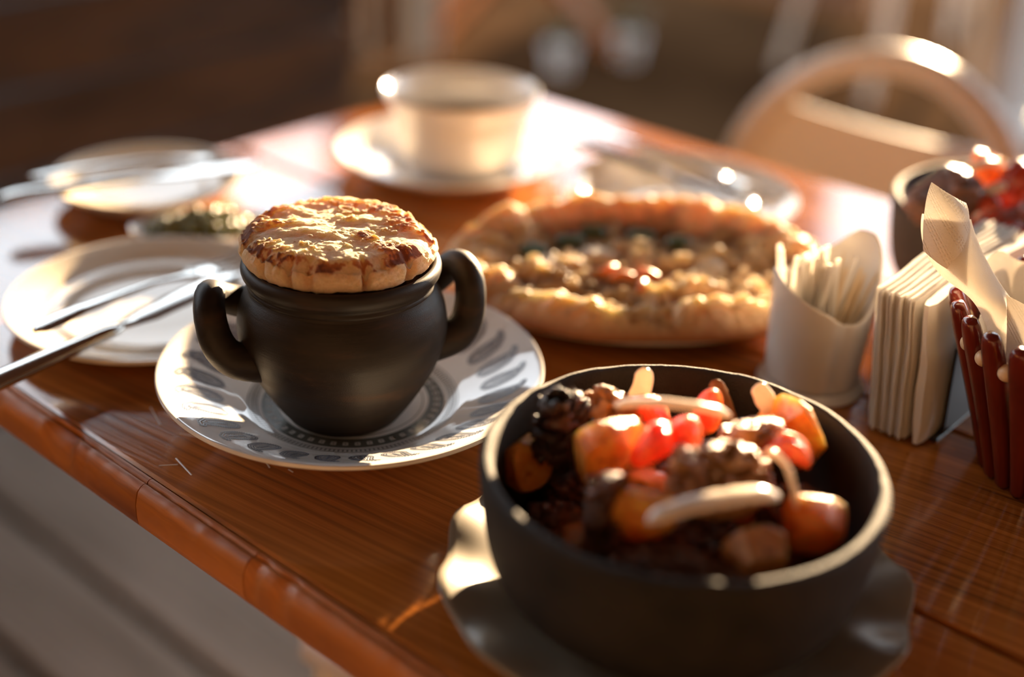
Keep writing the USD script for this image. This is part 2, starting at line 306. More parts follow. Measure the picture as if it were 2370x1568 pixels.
for k, (x, y, L, a) in enumerate(((0.382, 0.052, .016, .5), (0.405, 0.030, .020, -.2), (0.398, 0.025, .010, .9), (0.433, 0.064, .012, -.35), (0.449, 0.068, .004, 0), (0.350, 0.050, .022, -.35))):
    v, f = box(L, .0008, .0004, (0, 0, 0), .00015); obj('paint_fleck', move(rot((v, f), (0, 0, 1), a), (x, y, HT + .0001)), M['china'] if 'china' in M else None, tb, smooth=False)

# ------------------------------------------------------------------ plates
def plate_mesh(prof_in, th, foot_r, n=160, mod=None):
    """prof_in: inner surface (r, z) from centre to rim."""
    pi = spl(prof_in, 60); d = np.gradient(pi, axis=0); d /= np.linalg.norm(d, axis=1, keepdims=True)
    nrm = np.stack([d[:, 1], -d[:, 0]], 1); po = pi + nrm * th
    rim = [pi[-1] + d[-1] * th * 0.45 + nrm[-1] * th * 0.2, pi[-1] + d[-1] * th * 0.5 + nrm[-1] * th * 0.5, pi[-1] + d[-1] * th * 0.4 + nrm[-1] * th * 0.8]
    zb = po[:, 1].min() - 0.0022
    k = np.searchsorted(po[:, 0], foot_r)
    out = [(0.0005, po[0, 1])] + [tuple(p) for p in po[1:k - 3]] + [(foot_r - 0.003, po[k, 1] - 0.0006), (foot_r - 0.0022, zb), (foot_r + 0.0012, zb), (foot_r + 0.003, np.interp(foot_r + 0.003, po[:, 0], po[:, 1]) - 0.0004)]
    out += [tuple(p) for p in po if p[0] > foot_r + 0.0045]
    out += [tuple(p) for p in rim[::-1]] + [tuple(p) for p in pi[::-1]]
    out[-1] = (0.0005, out[-1][1]); v, f = lathe(out, n, mod)
    v[:, 2] -= zb; return (v, f), -zb, pi
# the serving plate under the clay pot
pin = [(0, 0.0060), (0.030, 0.0060), (0.052, 0.0062), (0.060, 0.0080), (0.070, 0.0125), (0.082, 0.0185), (0.094, 0.0245), (0.103, 0.0290), (0.109, 0.0318)]
pm, dz, pi_ = plate_mesh(pin, 0.0034, 0.050, 200)
PC = (-0.0917, 0.6552)
sp = thing('serving_plate', 'white plate with blue-grey paisley rim under the round clay pot', 'plate', (*PC, HT))
obj('dish', pm, M['china'], sp, smooth=40)
def on_plate(v, f, off):
    r, a = v[:, 0], v[:, 1]; z = np.interp(r, pi_[:, 0], pi_[:, 1]) + dz
    sl = np.interp(r, pi_[:, 0], np.gradient(pi_[:, 1], pi_[:, 0])); k = off + v[:, 2]
    nr, nz = -sl / np.sqrt(1 + sl ** 2), 1 / np.sqrt(1 + sl ** 2)
    return np.stack([(r + nr * k) * np.cos(a), (r + nr * k) * np.sin(a), z + nz * k], 1), f
def paisley():
    t = np.linspace(0, 1, 40)
    cx = 0.0135 * (1 - t) ** 1 * 0 + np.interp(t, [0, .25, .6, .85, 1], [0.004, 0.009, 0.0185, 0.0245, 0.0262]); cy = np.interp(t, [0, .25, .6, .85, 1], [0, 0, 0.0004, 0.0022, 0.0050])
    w = np.interp(t, [0, .12, .3, .6, .85, 1], [0.0022, 0.0042, 0.0048, 0.0034, 0.0013, 0.0009])
    body = union_all([Point(x, y).buffer(r, 12) for x, y, r in zip(cx, cy, w)]).buffer(0)
    ring = body.difference(body.buffer(-0.0007)); inn = body.buffer(-0.0013); band = inn.difference(inn.buffer(-0.0005))
    core = inn.buffer(-0.0010); rng = random.Random(4); parts = [ring, band]
    for i in range(26):
        for j in range(-9, 10):
            p = Point(i * 0.00115 + (j % 2) * 0.00055, j * 0.00082)
            if core.contains(p): parts.append(p.buffer(0.00030, 2))
    L = body.buffer(0.0007).exterior; m = int(L.length / 0.00135)
    parts += [L.interpolate(k / m, True).buffer(0.00046, 3) for k in range(m)]
    parts.append(LineString([(0.008, 0), (0.014, 0.0002), (0.020, 0.0011)]).buffer(0.0004, 2))
    return union_all(parts).simplify(0.00005)
pz = paisley(); vs = []
bv, bf = extrude(affinity.scale(pz, 1.0, 1.25, origin=(0, 0)), 0.00005); keep = None
bv, bf = trimesh.remesh.subdivide_to_size(bv, bf, 0.004, max_iter=8)
for k in range(30):
    v = bv.copy(); rr = 0.0735 + v[:, 0]; v[:, 1] = v[:, 1] / 0.090 + 2 * PI * (k + 0.35) / 30; v[:, 0] = rr
    vs.append(on_plate(v, bf, 0.00018))
obj('rim_print', cat(*vs), M['ink'], sp, smooth=False)
def polar_rect(r0, r1, a0, a1):
    a = np.linspace(a0, a1, max(3, int((a1 - a0) / 0.02))); P = np.array([[r, x, 0] for x in a for r in (r0, r1)]); k = np.arange(len(a) - 1) * 2
    return P, np.vstack([np.stack([k, k + 1, k + 3], 1), np.stack([k, k + 3, k + 2], 1)])
cp = [polar_rect(0.0555, 0.0562, 0, 2 * PI), polar_rect(0.0610, 0.0616, 0, 2 * PI), polar_rect(0.0405, 0.0412, 0, 2 * PI)]
for k in range(150): a = 2 * PI * k / 150; cp.append(polar_rect(0.0567, 0.0602, a, a + 0.016))
for k in range(46):
    a = 2 * PI * k / 46
    cp += [polar_rect(0.0474, 0.0508, a, a + 0.075), polar_rect(0.0486, 0.0496, a + 0.09, a + 0.12)]
cp += [polar_rect(0.0440, 0.0475, 0, 2 * PI), polar_rect(0.0507, 0.0535, 0, 2 * PI)]
obj('centre_print', cat(*[on_plate(v, f, 0.0002) for v, f in cp]), M['dark_ink'], sp, smooth=False)

def deep_plate(R, h, name, label, c, m, rz=0.0, z=HT):
    pin = [(0, 0.004), (R * .35, 0.004), (R * .58, 0.0046), (R * .66, 0.007), (R * .76, h * .42), (R * .88, h * .74), (R, h)]
    me, _, _ = plate_mesh(pin, 0.0032, R * .52, 128)
    return one(name, me, m, label, 'plate', (*c, z), rz, smooth=40)
deep_plate(0.0943, 0.015, 'dinner_plate', 'cream plate left of the clay pot with knife and fork resting on it', (-0.236, 0.766), M['cream_china'])
deep_plate(0.073, 0.018, 'dinner_plate', 'cream plate at the far left end of the table', (-0.300, 0.977), M['cream_china'])
deep_plate(0.098, 0.020, 'dinner_plate', 'wide white plate under the white soup bowl', (-0.060, 1.072), M['china'])
deep_plate(0.092, 0.0215, 'dinner_plate', 'white plate behind the flatbread with two utensils across it', (0.132, 0.985), M['china'])
# the wavy saucer under the front bowl
def wavy(v, prof):
    a = np.arctan2(v[..., 1], v[..., 0]); r = np.hypot(v[..., 0], v[..., 1]); k = sstep(r, 0.075, 0.11)
    s = 1 + k * (0.016 * np.cos(13 * a + 0.6) + 0.010 * np.cos(5 * a + 1)); v[..., 0] *= s; v[..., 1] *= s; v[..., 2] += k * 0.0022 * np.cos(13 * a + 0.6); return v
me, _, _ = plate_mesh([(0, 0.0050), (0.05, 0.0050), (0.072, 0.0056), (0.085, 0.0085), (0.098, 0.0130), (0.108, 0.0160)], 0.0036, 0.06, 208, wavy)
one('saucer_plate', me, M['grey_china'], 'grey-beige saucer with a wavy rim under the front clay bowl', 'saucer', (0.081, 0.4945, HT), smooth=40)

# ------------------------------------------------------------------ the clay pot with its bread lid
POT = np.array([-0.0950, 0.643]); ZP = HT + pi_[0, 1] + dz
pot = thing('clay_pot', 'round black clay pot with two looped handles on the paisley plate', 'pot', (*POT, ZP), math.radians(22))
pp = spl([(0.0005, 0.0005), (0.026, 0.0002), (0.0315, 0.0012), (0.036, 0.0060), (0.0445, 0.0185), (0.0530, 0.0340), (0.0578, 0.0480), (0.0588, 0.0560), (0.0578, 0.0650), (0.0548, 0.0730), (0.0520, 0.0775)], 60)
neck = [(0.0516, 0.0782), (0.0513, 0.0790), (0.0519, 0.0797), (0.0521, 0.0806), (0.0516, 0.0813), (0.0514, 0.0822), (0.0520, 0.0832), (0.0532, 0.0846), (0.0543, 0.0862), (0.0549, 0.0882), (0.0549, 0.0900), (0.0543, 0.0918), (0.0530, 0.0930), (0.0514, 0.0932), (0.0502, 0.0924), (0.0494, 0.0905), (0.0488, 0.0870)]
inn = spl([(0.0486, 0.085), (0.050, 0.072), (0.054, 0.055), (0.050, 0.035), (0.040, 0.016), (0.025, 0.008), (0.0005, 0.0075)], 30)
def potmod(v, prof):
    a = np.arctan2(v[..., 1], v[..., 0]); k = 1 + 0.010 * fbm(np.stack([np.cos(a) * 1.6, np.sin(a) * 1.6, v[..., 2] * 30], -1), 3, 5); v[..., 0] *= k; v[..., 1] *= k
    v[..., 2] += 0.0016 * np.cos(a + 2) * sstep(v[..., 2], 0.07, 0.09); return v
obj('body', lathe(np.vstack([pp, neck, inn]) * np.array([0.995, 1.042]), 160, potmod), M['clay'], pot, smooth=50)
def lug(az, lift=0.0):
    # in the pot's own axes: radial x, tangential y
    pts = [(0.036, -0.0140, 0.046), (0.0545, -0.0160, 0.0460), (0.0650, -0.0155, 0.0510), (0.0710, -0.0120, 0.0620), (0.0725, -0.0060, 0.0725 + lift), (0.0715, 0.0040, 0.0775 + lift), (0.0675, 0.0120, 0.0740 + lift), (0.0600, 0.0165, 0.0690), (0.0510, 0.0170, 0.0660), (0.0380, 0.0150, 0.0650)]
    c = curve(pts, 60); n = len(c); w = np.interp(np.linspace(0, 1, n), [0, .12, .3, .5, .7, .88, 1], [0.0125, 0.0112, 0.0094, 0.0086, 0.0084, 0.0092, 0.0105])
    v, f = sweep(c, w, seg=20, up=(0.3, 0, 1)); v += fbm(v * 90, 3, 8)[:, None] * 0.0012
    return rot((v, f), (0, 0, 1), az)
obj('handle', lug(math.radians(1), .004), M['clay'], pot, smooth=True)
obj('handle', rot((lambda m: (m[0] * np.array([1, -1, 1]), m[1][:, ::-1]))(lug(0.0)), (0, 0, 1), math.radians(174)), M['clay'], pot, smooth=True)

def bread():
    nr, na = 150, 720
    a = np.linspace(0, 2 * PI, na, endpoint=False)
    R = 0.0498 * (1 + 0.030 * np.cos(2 * (a - 3.3)) + 0.045 * fbm(np.stack([np.cos(a) * 1.4, np.sin(a) * 1.4, 0 * a], -1), 3, 21))
    # profile: u in 0..1 top from centre to edge, 1..2 side down, 2..2.4 underside
    crack = np.zeros(na); cd = [(-2.75, .03, .5), (-2.32, .035, .7), (-1.98, .03, 1.0), (-1.76, .05, .5), (-1.15, .03, 1.2), (-0.62, .045, 1.2), (0.25, .09, 0.9), (0.75, .1, .6), (2.0, .05, .8), (2.7, .05, .7), (1.4, .06, .7)]
    for c0, w0, d0 in cd: crack = np.maximum(crack, d0 * np.exp(-((np.angle(np.exp(1j * (a - c0)))) / w0) ** 2))
    fine = np.clip(fbm(np.stack([np.cos(a) * 9, np.sin(a) * 9, 0 * a], -1), 4, 31), -1, 1)
    rows = []
    us = np.r_[np.linspace(0.004, 0.9, 92), np.linspace(0.905, 1.0, 20)]
    H = 0.0150
    ledge = np.exp(-((np.angle(np.exp(1j * (a - 0.55)))) / 0.42) ** 2)           # the broken step at the right
    for u in us:
        r = R * u; x, y = r * np.cos(a), r * np.sin(a)
        z = H + 0.0028 * (1 - u ** 2) - 0.0045 * sstep(np.full(na, u), 0.86, 1.0) ** 1.6 * np.ones(na)
        q = np.stack([x * 75, y * 105, 0 * x], -1)
        b1 = fbm(q, 4, 3); b2 = fbm(np.stack([x * 330, y * 420, 0 * x], -1), 4, 17)
        ridge = np.clip(0.10 - np.abs(b1 - 0.02), 0, 1) / 0.10
        pt = sstep(fbm(np.stack([x * 62, y * 88, 0 * x + 5], -1), 4, 83) + 0.35 * b2, 0.02, 0.12)
        z = z + 0.0036 * b1 + 0.0007 * b2 + 0.0013 * pt * (0.7 + 1.0 * b2)
        z = z - ledge * 0.0055 * sstep(np.full(na, u), 0.80, 0.86) - crack * 0.0040 * sstep(np.full(na, u), 0.80, 1.0)
        rows.append(np.stack([x, y, z], 1))
    top = rows[-1].copy()
    for t in np.linspace(0.03, 1, 36):
        zz = top[:, 2] * (1 - t) + (-0.0015 + 0.0018 * fine) * t
        bulge = 0.0020 * math.sin(PI * min(1, t * 0.9) ** 0.7) - 0.0045 * max(0, t - 0.45) ** 1.5
        q = np.stack([np.cos(a) * 14, np.sin(a) * 14, zz * 260], -1)
        rr = R + bulge + 0.0020 * fbm(q, 4, 41) - crack * (0.0090 * math.sin(PI * min(1, 0.25 + t * 0.75)) + 0.001) * (1 + 0.5 * fbm(q * 1.7, 2, 5))
        rows.append(np.stack([rr * np.cos(a), rr * np.sin(a), zz], 1))
    last = rows[-1]
    for t in (0.9, 0.6, 0.25, 0.01): rows.append(np.stack([last[:, 0] * t, last[:, 1] * t, last[:, 2] * 0 - 0.0005], 1))
    V = np.array(rows); k, n = V.shape[:2]; v = V.reshape(-1, 3)
    i = np.arange(k - 1)[:, None] * n; j = np.arange(n)[None]; j2 = (j + 1) % n
    q = np.stack([i + j, i + n + j, i + n + j2, i + j2], -1).reshape(-1, 4); f = np.vstack([q[:, [0, 1, 2]], q[:, [0, 2, 3]]])
    f = np.vstack([f, np.stack([np.full(n, len(v)), np.arange(n), (np.arange(n) + 1) % n], 1), np.stack([np.full(n, len(v) + 1), (k - 1) * n + (np.arange(n) + 1) % n, (k - 1) * n + np.arange(n)], 1)])
    v = np.vstack([v, [0, 0, v[:n, 2].mean()], [0, 0, -0.0005]])
    # colours: pale crumb, toasted brown where it stands proud
    x, y, z = v.T; r = np.hypot(x, y) / 0.0498; onTop = (np.arange(len(v)) < len(us) * n).astype(float); onTop[-2] = 1
    q = np.stack([x * 75, y * 105, 0 * x], -1); b1 = fbm(q, 4, 3); b2 = fbm(np.stack([x * 330, y * 420, 0 * x], -1), 4, 17); b3 = fbm(np.stack([x * 700, y * 800, z * 500], -1), 3, 23)
    rid = np.clip(0.11 - np.abs(b1 - 0.02), 0, 1) / 0.11
    pt = fbm(np.stack([x * 62, y * 88, 0 * x + 5], -1), 4, 83) + 0.35 * b2 + 0.18 * b3; toast = sstep(pt, 0.0, 0.24) * onTop
    edge = sstep(r, 0.82, 0.95) * sstep(b1 + 0.8 * b2 + 0.12, 0.0, 0.25) * onTop
    toast = np.clip(toast + 0.85 * edge, 0, 1)
    toast += (1 - onTop) * sstep(z, 0.0075, 0.0135) * sstep(b2 * 1.5 + b3 + fbm(np.stack([x * 55, y * 55, z * 0], -1), 2, 77) * 2, -0.05, 0.5) * 0.75
    toast = np.clip(toast, 0, 1)
    c = lerp((0.60, 0.43, 0.24), (0.74, 0.55, 0.34), np.clip(0.5 + b3 * 1.5, 0, 1))
    c = np.where(onTop[:, None] > 0, c, lerp((0.78, 0.53, 0.31), (0.86, 0.62, 0.39), np.clip(0.5 + b3 * 1.5, 0, 1)))
    c = lerp(c, (0.42, 0.155, 0.045), sstep(toast, 0.0, 0.6)); c = lerp(c, (0.16, 0.045, 0.015), sstep(toast, 0.55, 1.0))
    return (v, f), c
bm, bc = bread()
one('corn_bread', bm, M['bread'], 'round toasted corn bread sitting on the clay pot as its lid', 'bread', (POT[0] - 0.0010, POT[1] - 0.001, ZP + 0.0995), smooth=True, col=bc)

# ------------------------------------------------------------------ the front clay bowl and what is in it
BC = np.array([0.0796, 0.4916]); ZB = HT + 0.0050 + 0.0050
bowl_prof = np.vstack([spl([(0.0005, 0.0), (0.060, 0.0), (0.070, 0.0015), (0.078, 0.006), (0.0845, 0.016), (0.0885, 0.032), (0.0905, 0.048), (0.0915, 0.058), (0.0920, 0.0635)], 46),
    [(0.0918, 0.0660), (0.0909, 0.0678), (0.0895, 0.0686), (0.0880, 0.0686), (0.0866, 0.0678), (0.0856, 0.0662)], spl([(0.0850, 0.063), (0.0842, 0.050), (0.0815, 0.030), (0.0760, 0.014), (0.066, 0.0075), (0.0005, 0.007)], 36)])
def bowlmod(v, prof):
    a = np.arctan2(v[..., 1], v[..., 0]); k = 1 + 0.012 * fbm(np.stack([np.cos(a) * 1.3, np.sin(a) * 1.3, v[..., 2] * 20], -1), 3, 15); v[..., 0] *= k; v[..., 1] *= k
    v[..., 2] += 0.0016 * fbm(np.stack([np.cos(a) * 6, np.sin(a) * 6, 0 * a], -1), 3, 2) * sstep(v[..., 2], 0.055, 0.068); return v
bowl_mesh = lathe(bowl_prof, 180, bowlmod)
one('clay_bowl', bowl_mesh, M['rough_clay'], 'dark clay bowl of roast meat and potatoes at the front on the wavy saucer', 'bowl', (*BC, ZB), smooth=50)

def chunk(size, seed, cuts=5, amp=0.06, sub=4, power=0.75, cutr=(0.72, 0.92)):
    """An irregular cut piece: a rounded block with flat cut faces."""
    rng = np.random.default_rng(seed); s = trimesh.creation.icosphere(sub); v = np.array(s.vertices)
    v = np.sign(v) * np.abs(v) ** power; v /= np.abs(v).max()
    for _ in range(cuts):
        d = rng.normal(size=3); d /= np.linalg.norm(d); h = rng.uniform(*cutr) ; t = v @ d - h; m = t > 0
        v[m] -= d * (t[m] * 0.93)[:, None]
    v += v * (fbm(v * 1.7 + seed, 4, seed) * amp * 3 + fbm(v * 7 + seed, 3, seed) * amp)[:, None]
    return v * np.asarray(size) / 2, np.array(s.faces)
def orient(m, rx=0, ry=0, rz=0):
    R = trimesh.transformations.euler_matrix(math.radians(rx), math.radians(ry), math.radians(rz))[:3, :3]
    return m[0] @ R.T, m[1]
def potato(size, seed, rots, pal=0):
    v, f = chunk(size, seed, 10, 0.03, 5, 0.60, (0.62, 0.88)); n = v / np.abs(v).max(); t = np.clip(0.5 + fbm(n * 2.2 + seed, 4, seed) * 2.2, 0, 1); t2 = sstep(fbm(n * 4 + 3 * seed, 4, seed + 1), 0.08, 0.22)
    a, b, d = [((0.84, 0.42, 0.09), (0.78, 0.27, 0.04), (0.42, 0.09, 0.018)), ((0.88, 0.50, 0.09), (0.80, 0.33, 0.04), (0.50, 0.13, 0.025)), ((0.62, 0.30, 0.09), (0.46, 0.18, 0.045), (0.18, 0.05, 0.018))][pal]
    return orient((v, f), *rots), lerp(lerp(a, b, t), d, t2 * 0.8)
def meat(size, seed, rots, pal=0, amp=0.14, sub=5):
    v, f = chunk(size, seed, 4, amp * 0.4, sub, 0.85, (0.6, 0.9)); n = v / np.abs(v).max()
    d = np.abs(fbm(n * np.array([3.2, 3.2, 3.8]) + seed, 4, seed)); v = v * (1 - amp * 2.2 * sstep(0.10 - d, 0, 0.10) + amp * 0.6 * fbm(n * 11 + seed, 3, seed))[:, None]
    t = np.clip(0.5 + fbm(n * 3.4 + seed, 4, seed) * 2.6, 0, 1)
    a, b = [((0.085, 0.030, 0.014), (0.34, 0.13, 0.055)), ((0.016, 0.009, 0.007), (0.10, 0.028, 0.018)), ((0.42, 0.17, 0.05), (0.78, 0.42, 0.15))][pal]
    return orient((v, f), *rots), lerp(a, b, t)
def strip(pts, w, h, up=(0, 0, 1), n=40, seed=0):
    c = curve(pts, n); e = ends(n, 5); v, f = sweep(c, np.interp(np.linspace(0, 1, n), [0, .5, 1], [0.75, 1, 0.8]) * w * e, h * e, up, 12)
    return v + fbm(v * 160, 3, seed)[:, None] * 0.0008, f
def tomato_piece(size, seed, rots):
    """A curved wedge: outer skin rounded, inside cut flat and a little hollow."""
    v, f = chunk(size, seed, 3, 0.03, 4, 0.9, (0.6, 0.85)); L = size[0]
    v[:, 2] -= 0.9 * (v[:, 0] ** 2) / L; v[:, 2] += 0.0006 * np.sin(v[:, 1] * 900)
    return orient((v, f), *rots)
def food(kind, label, mesh, m, loc, group, col=None, name=None):
    cats = {'potato_chunk': 'potato', 'meat_chunk': 'meat', 'tomato_piece': 'tomato', 'onion_strip': 'onion'}
    one(kind, mesh, m, label, cats[kind], loc, group=group, smooth=True, col=col)

G1 = {'potato_chunk': 'roast potatoes in the front clay bowl', 'meat_chunk': 'roast meat pieces in the front clay bowl', 'tomato_piece': 'tomato pieces in the front clay bowl', 'onion_strip': 'onion strips in the front clay bowl'}
def P_(s): return M[s]
def put(kind, label, x, y, z, **k):
    loc = (x, y, HT + z); g = k.pop('G', G1)[kind]
    if kind == 'potato_chunk': m, c = potato(k['size'], k['seed'], k.get('rots', (0, 0, 0)), k.get('pal', 0)); food(kind, label, m, M['potato'], loc, g, c)
    elif kind == 'meat_chunk': m, c = meat(k['size'], k['seed'], k.get('rots', (0, 0, 0)), k.get('pal', 0), k.get('amp', .14)); food(kind, label, m, M['meat'], loc, g, c)
    elif kind == 'tomato_piece': food(kind, label, tomato_piece(k['size'], k['seed'], k.get('rots', (0, 0, 0))), M[k.get('m', 'tomato')], loc, g)
    else: food(kind, label, strip(k['pts'], k['w'], k['h'], k.get('up', (0, 0, 1)), seed=k.get('seed', 0)), M[k.get('m', 'onion')], loc, g)
put('meat_chunk', 'charred dark meat with jagged tips standing at the back left of the front bowl', .0255, .5235, .070, size=(.030, .022, .052), seed=3, rots=(8, -8, 20), pal=1, amp=.20)
put('potato_chunk', 'large orange potato chunk right of the jagged charred meat', .0455, .5040, .0715, size=(.033, .026, .040), seed=12, rots=(10, 8, 30))
put('meat_chunk', 'crumbly browned meat shred behind the large orange potato chunk', .0500, .5330, .077, size=(.034, .020, .021), seed=22, rots=(0, 12, -20), pal=2, amp=.22)
put('tomato_piece', 'red tomato wedge under the white onion tip near the back rim', .0680, .5330, .080, size=(.026, .014, .014), seed=31, rots=(15, 20, -25))
put('onion_strip', 'short pale onion tip standing up behind the red tomato wedge', .0640, .5500, .076, pts=[(-.004, .002, -.012), (-.001, 0, 0), (.001, 0, .010), (.000, .001, .016)], w=.0052, h=.0012, up=(0, 1, 0))
put('onion_strip', 'long white onion strip lying across the top of the food pile', .0740, .4960, .100, pts=[(-.027, .007, -.002), (-.012, .001, .004), (.004, -.002, .0052), (.018, .0005, .002), (.026, .004, -.003)], w=.0034, h=.0019)
put('tomato_piece', 'upright red tomato piece at the centre back of the front bowl', .0940, .5280, .082, size=(.016, .014, .024), seed=33, rots=(5, 10, 10))
put('onion_strip', 'brown onion strand leaning on the inner back wall of the bowl', .1060, .5560, .068, pts=[(-.006, .004, .014), (-.001, .002, .006), (.004, -.001, -.006), (.013, -.006, -.018)], w=.0052, h=.0009, up=(0, -1, .2), m='onion_brown')
put('tomato_piece', 'deep red tomato slice in the middle just under the long onion strip', .0655, .4925, .0865, size=(.024, .015, .022), seed=35, rots=(20, -15, 30))
put('tomato_piece', 'bright red tomato strip beside the middle tomato slice', .0790, .4950, .0890, size=(.018, .012, .018), seed=37, rots=(-10, 20, -30))
put('meat_chunk', 'glistening golden meat piece in the centre of the front bowl', .0930, .4750, .0800, size=(.046, .034, .036), seed=42, rots=(0, 5, 10), pal=2, amp=.16)
put('meat_chunk', 'reddish brown meat piece right of the long onion strip', .1130, .5080, .0800, size=(.034, .026, .024), seed=47, rots=(0, 0, 40), pal=2, amp=.2)
put('onion_strip', 'small white onion piece left of the potato at the back right', .1225, .5400, .084, pts=[(-.004, .003, .006), (0, 0, .001), (.004, -.003, -.006)], w=.0050, h=.0014, up=(0, -1, .3))
put('potato_chunk', 'yellow orange potato wedge at the back right inside the bowl', .1380, .5290, .0720, size=(.038, .024, .034), seed=15, rots=(12, 35, -30), pal=1)
put('tomato_piece', 'pinkish tomato strip pointing right below the back right potato wedge', .1265, .4960, .0850, size=(.026, .013, .012), seed=39, rots=(0, 12, -5))
put('potato_chunk', 'orange topped potato chunk alone at the left inside the bowl', .0095, .5260, .0520, size=(.028, .025, .028), seed=18, rots=(10, 5, 50))
put('meat_chunk', 'tall dark meat piece left of the yellow potato at the front', .0445, .4600, .0620, size=(.032, .026, .056), seed=52, rots=(6, 0, 15), pal=0)
put('potato_chunk', 'yellow potato piece above the thick onion strip at the front', .0595, .4570, .0700, size=(.028, .024, .032), seed=20, rots=(8, 12, -20), pal=1)
put('onion_strip', 'thick pale onion strip bridging the front of the bowl', .0870, .4440, .0880, pts=[(-.029, -.012, -.003), (-.018, -.008, .001), (0, -.002, .003), (.016, .005, .002), (.029, .010, -.002)], w=.0058, h=.0026)
put('potato_chunk', 'red orange potato piece at the right end of the thick onion strip', .1375, .4680, .0640, size=(.030, .026, .028), seed=25, rots=(15, 10, 10), pal=0)
put('potato_chunk', 'browned orange potato piece below the thick onion strip', .1075, .4420, .0620, size=(.030, .024, .030), seed=27, rots=(0, 20, 30), pal=2)
put('meat_chunk', 'long flat dark brown meat slice at the very front of the bowl', .0750, .4370, .0540, size=(.062, .024, .026), seed=55, rots=(5, 6, -8), pal=0)
put('onion_strip', 'thin pink onion arc hanging down over the right of the pile', .1190, .4720, .0840, pts=[(-.006, .008, .008), (.000, .004, .007), (.005, -.002, .000), (.007, -.008, -.014)], w=.0040, h=.0013, up=(1, .3, .4))
put('tomato_piece', 'dark red tomato scrap beside the thin pink onion arc', .1130, .4790, .0740, size=(.012, .010, .022), seed=61, rots=(0, 0, 20))
put('meat_chunk', 'dark meat piece at the right under the red orange potato', .1330, .4880, .0480, size=(.036, .034, .036), seed=64, pal=0)
rng = random.Random(5)
for k in range(16):                                    # the dark pieces deep in the bowl
    a = 2 * PI * k / 11 + 0.2; r = 0.052 if k < 11 else 0.022; z = 0.034 if k < 11 else 0.048
    if k >= 11: a = 2 * PI * k / 5
    m, c = meat((.038, .034, .030), 100 + k, (rng.uniform(-20, 20), rng.uniform(-20, 20), rng.uniform(0, 180)), 0, .12, 4) if k % 3 else potato((.036, .032, .030), 100 + k, (10, 20, 40 * k), 2)
    food('potato_chunk' if k % 3 == 0 else 'meat_chunk', 'browned potato piece deep inside the front clay bowl' if k % 3 == 0 else 'dark meat piece deep inside the front clay bowl',
         m, M['potato' if k % 3 == 0 else 'meat'], (BC[0] + r * math.cos(a), BC[1] + r * math.sin(a), HT + z), 'deep potato pieces in the front bowl' if k % 3 == 0 else 'deep meat pieces in the front bowl', c)

# ------------------------------------------------------------------ the second bowl at the upper right
B2 = np.array([0.360, 0.862])
one('clay_bowl', rot(bowl_mesh, (0, 0, 1), 1.0), M['rough_clay'], 'second dark clay bowl of meat behind the napkin basket', 'bowl', (*B2, HT), smooth=50)
G2 = {k: v.replace('front clay bowl', 'second clay bowl') for k, v in G1.items()}
put('meat_chunk', 'round dark brown meat ball at the left rim of the second bowl', .2930, .8370, .0800, size=(.052, .046, .046), seed=71, pal=0, amp=.06, G=G2)
put('onion_strip', 'pale onion strip on top of the second bowl', .3170, .8470, .0965, pts=[(-.016, -.004, 0), (-.005, 0, .004), (.006, .003, .006), (.016, .006, .004)], w=.0045, h=.0025, G=G2)
put('onion_strip', 'small curled onion piece below the pale strip of the second bowl', .3260, .8320, .0900, pts=[(-.008, -.004, -.003), (-.002, 0, .001), (.006, .003, .001)], w=.005, h=.0028, G=G2)
put('potato_chunk', 'orange potato tip at the top of the second bowl', .3260, .8640, .0920, size=(.024, .022, .030), seed=74, pal=0, G=G2)
put('tomato_piece', 'orange red tomato piece right of the meat ball in the second bowl', .3180, .8240, .0760, size=(.024, .018, .026), seed=76, rots=(10, 10, 20), m='pepper', G=G2)
put('tomato_piece', 'pinkish red tomato piece at the right edge in the second bowl', .3470, .8500, .0900, size=(.036, .022, .030), seed=78, rots=(0, -20, 20), m='pepper', G=G2)
put('tomato_piece', 'large red pepper piece low at the front of the second bowl', .3300, .8050, .0600, size=(.044, .024, .034), seed=80, m='pepper', G=G2)
put('meat_chunk', 'dark meat piece at the front right of the second bowl', .3680, .8180, .0700, size=(.044, .036, .040), seed=82, pal=0, G=G2)
for k in range(7):
    a = 2 * PI * k / 7
    m, c = meat((.050, .044, .040), 200 + k, (0, 0, 50 * k), 0, .1, 4)
    food('meat_chunk', 'dark meat piece deep inside the second clay bowl', m, M['meat'], (B2[0] + .043 * math.cos(a), B2[1] + .043 * math.sin(a), HT + .040), 'deep meat pieces in the second bowl', c)

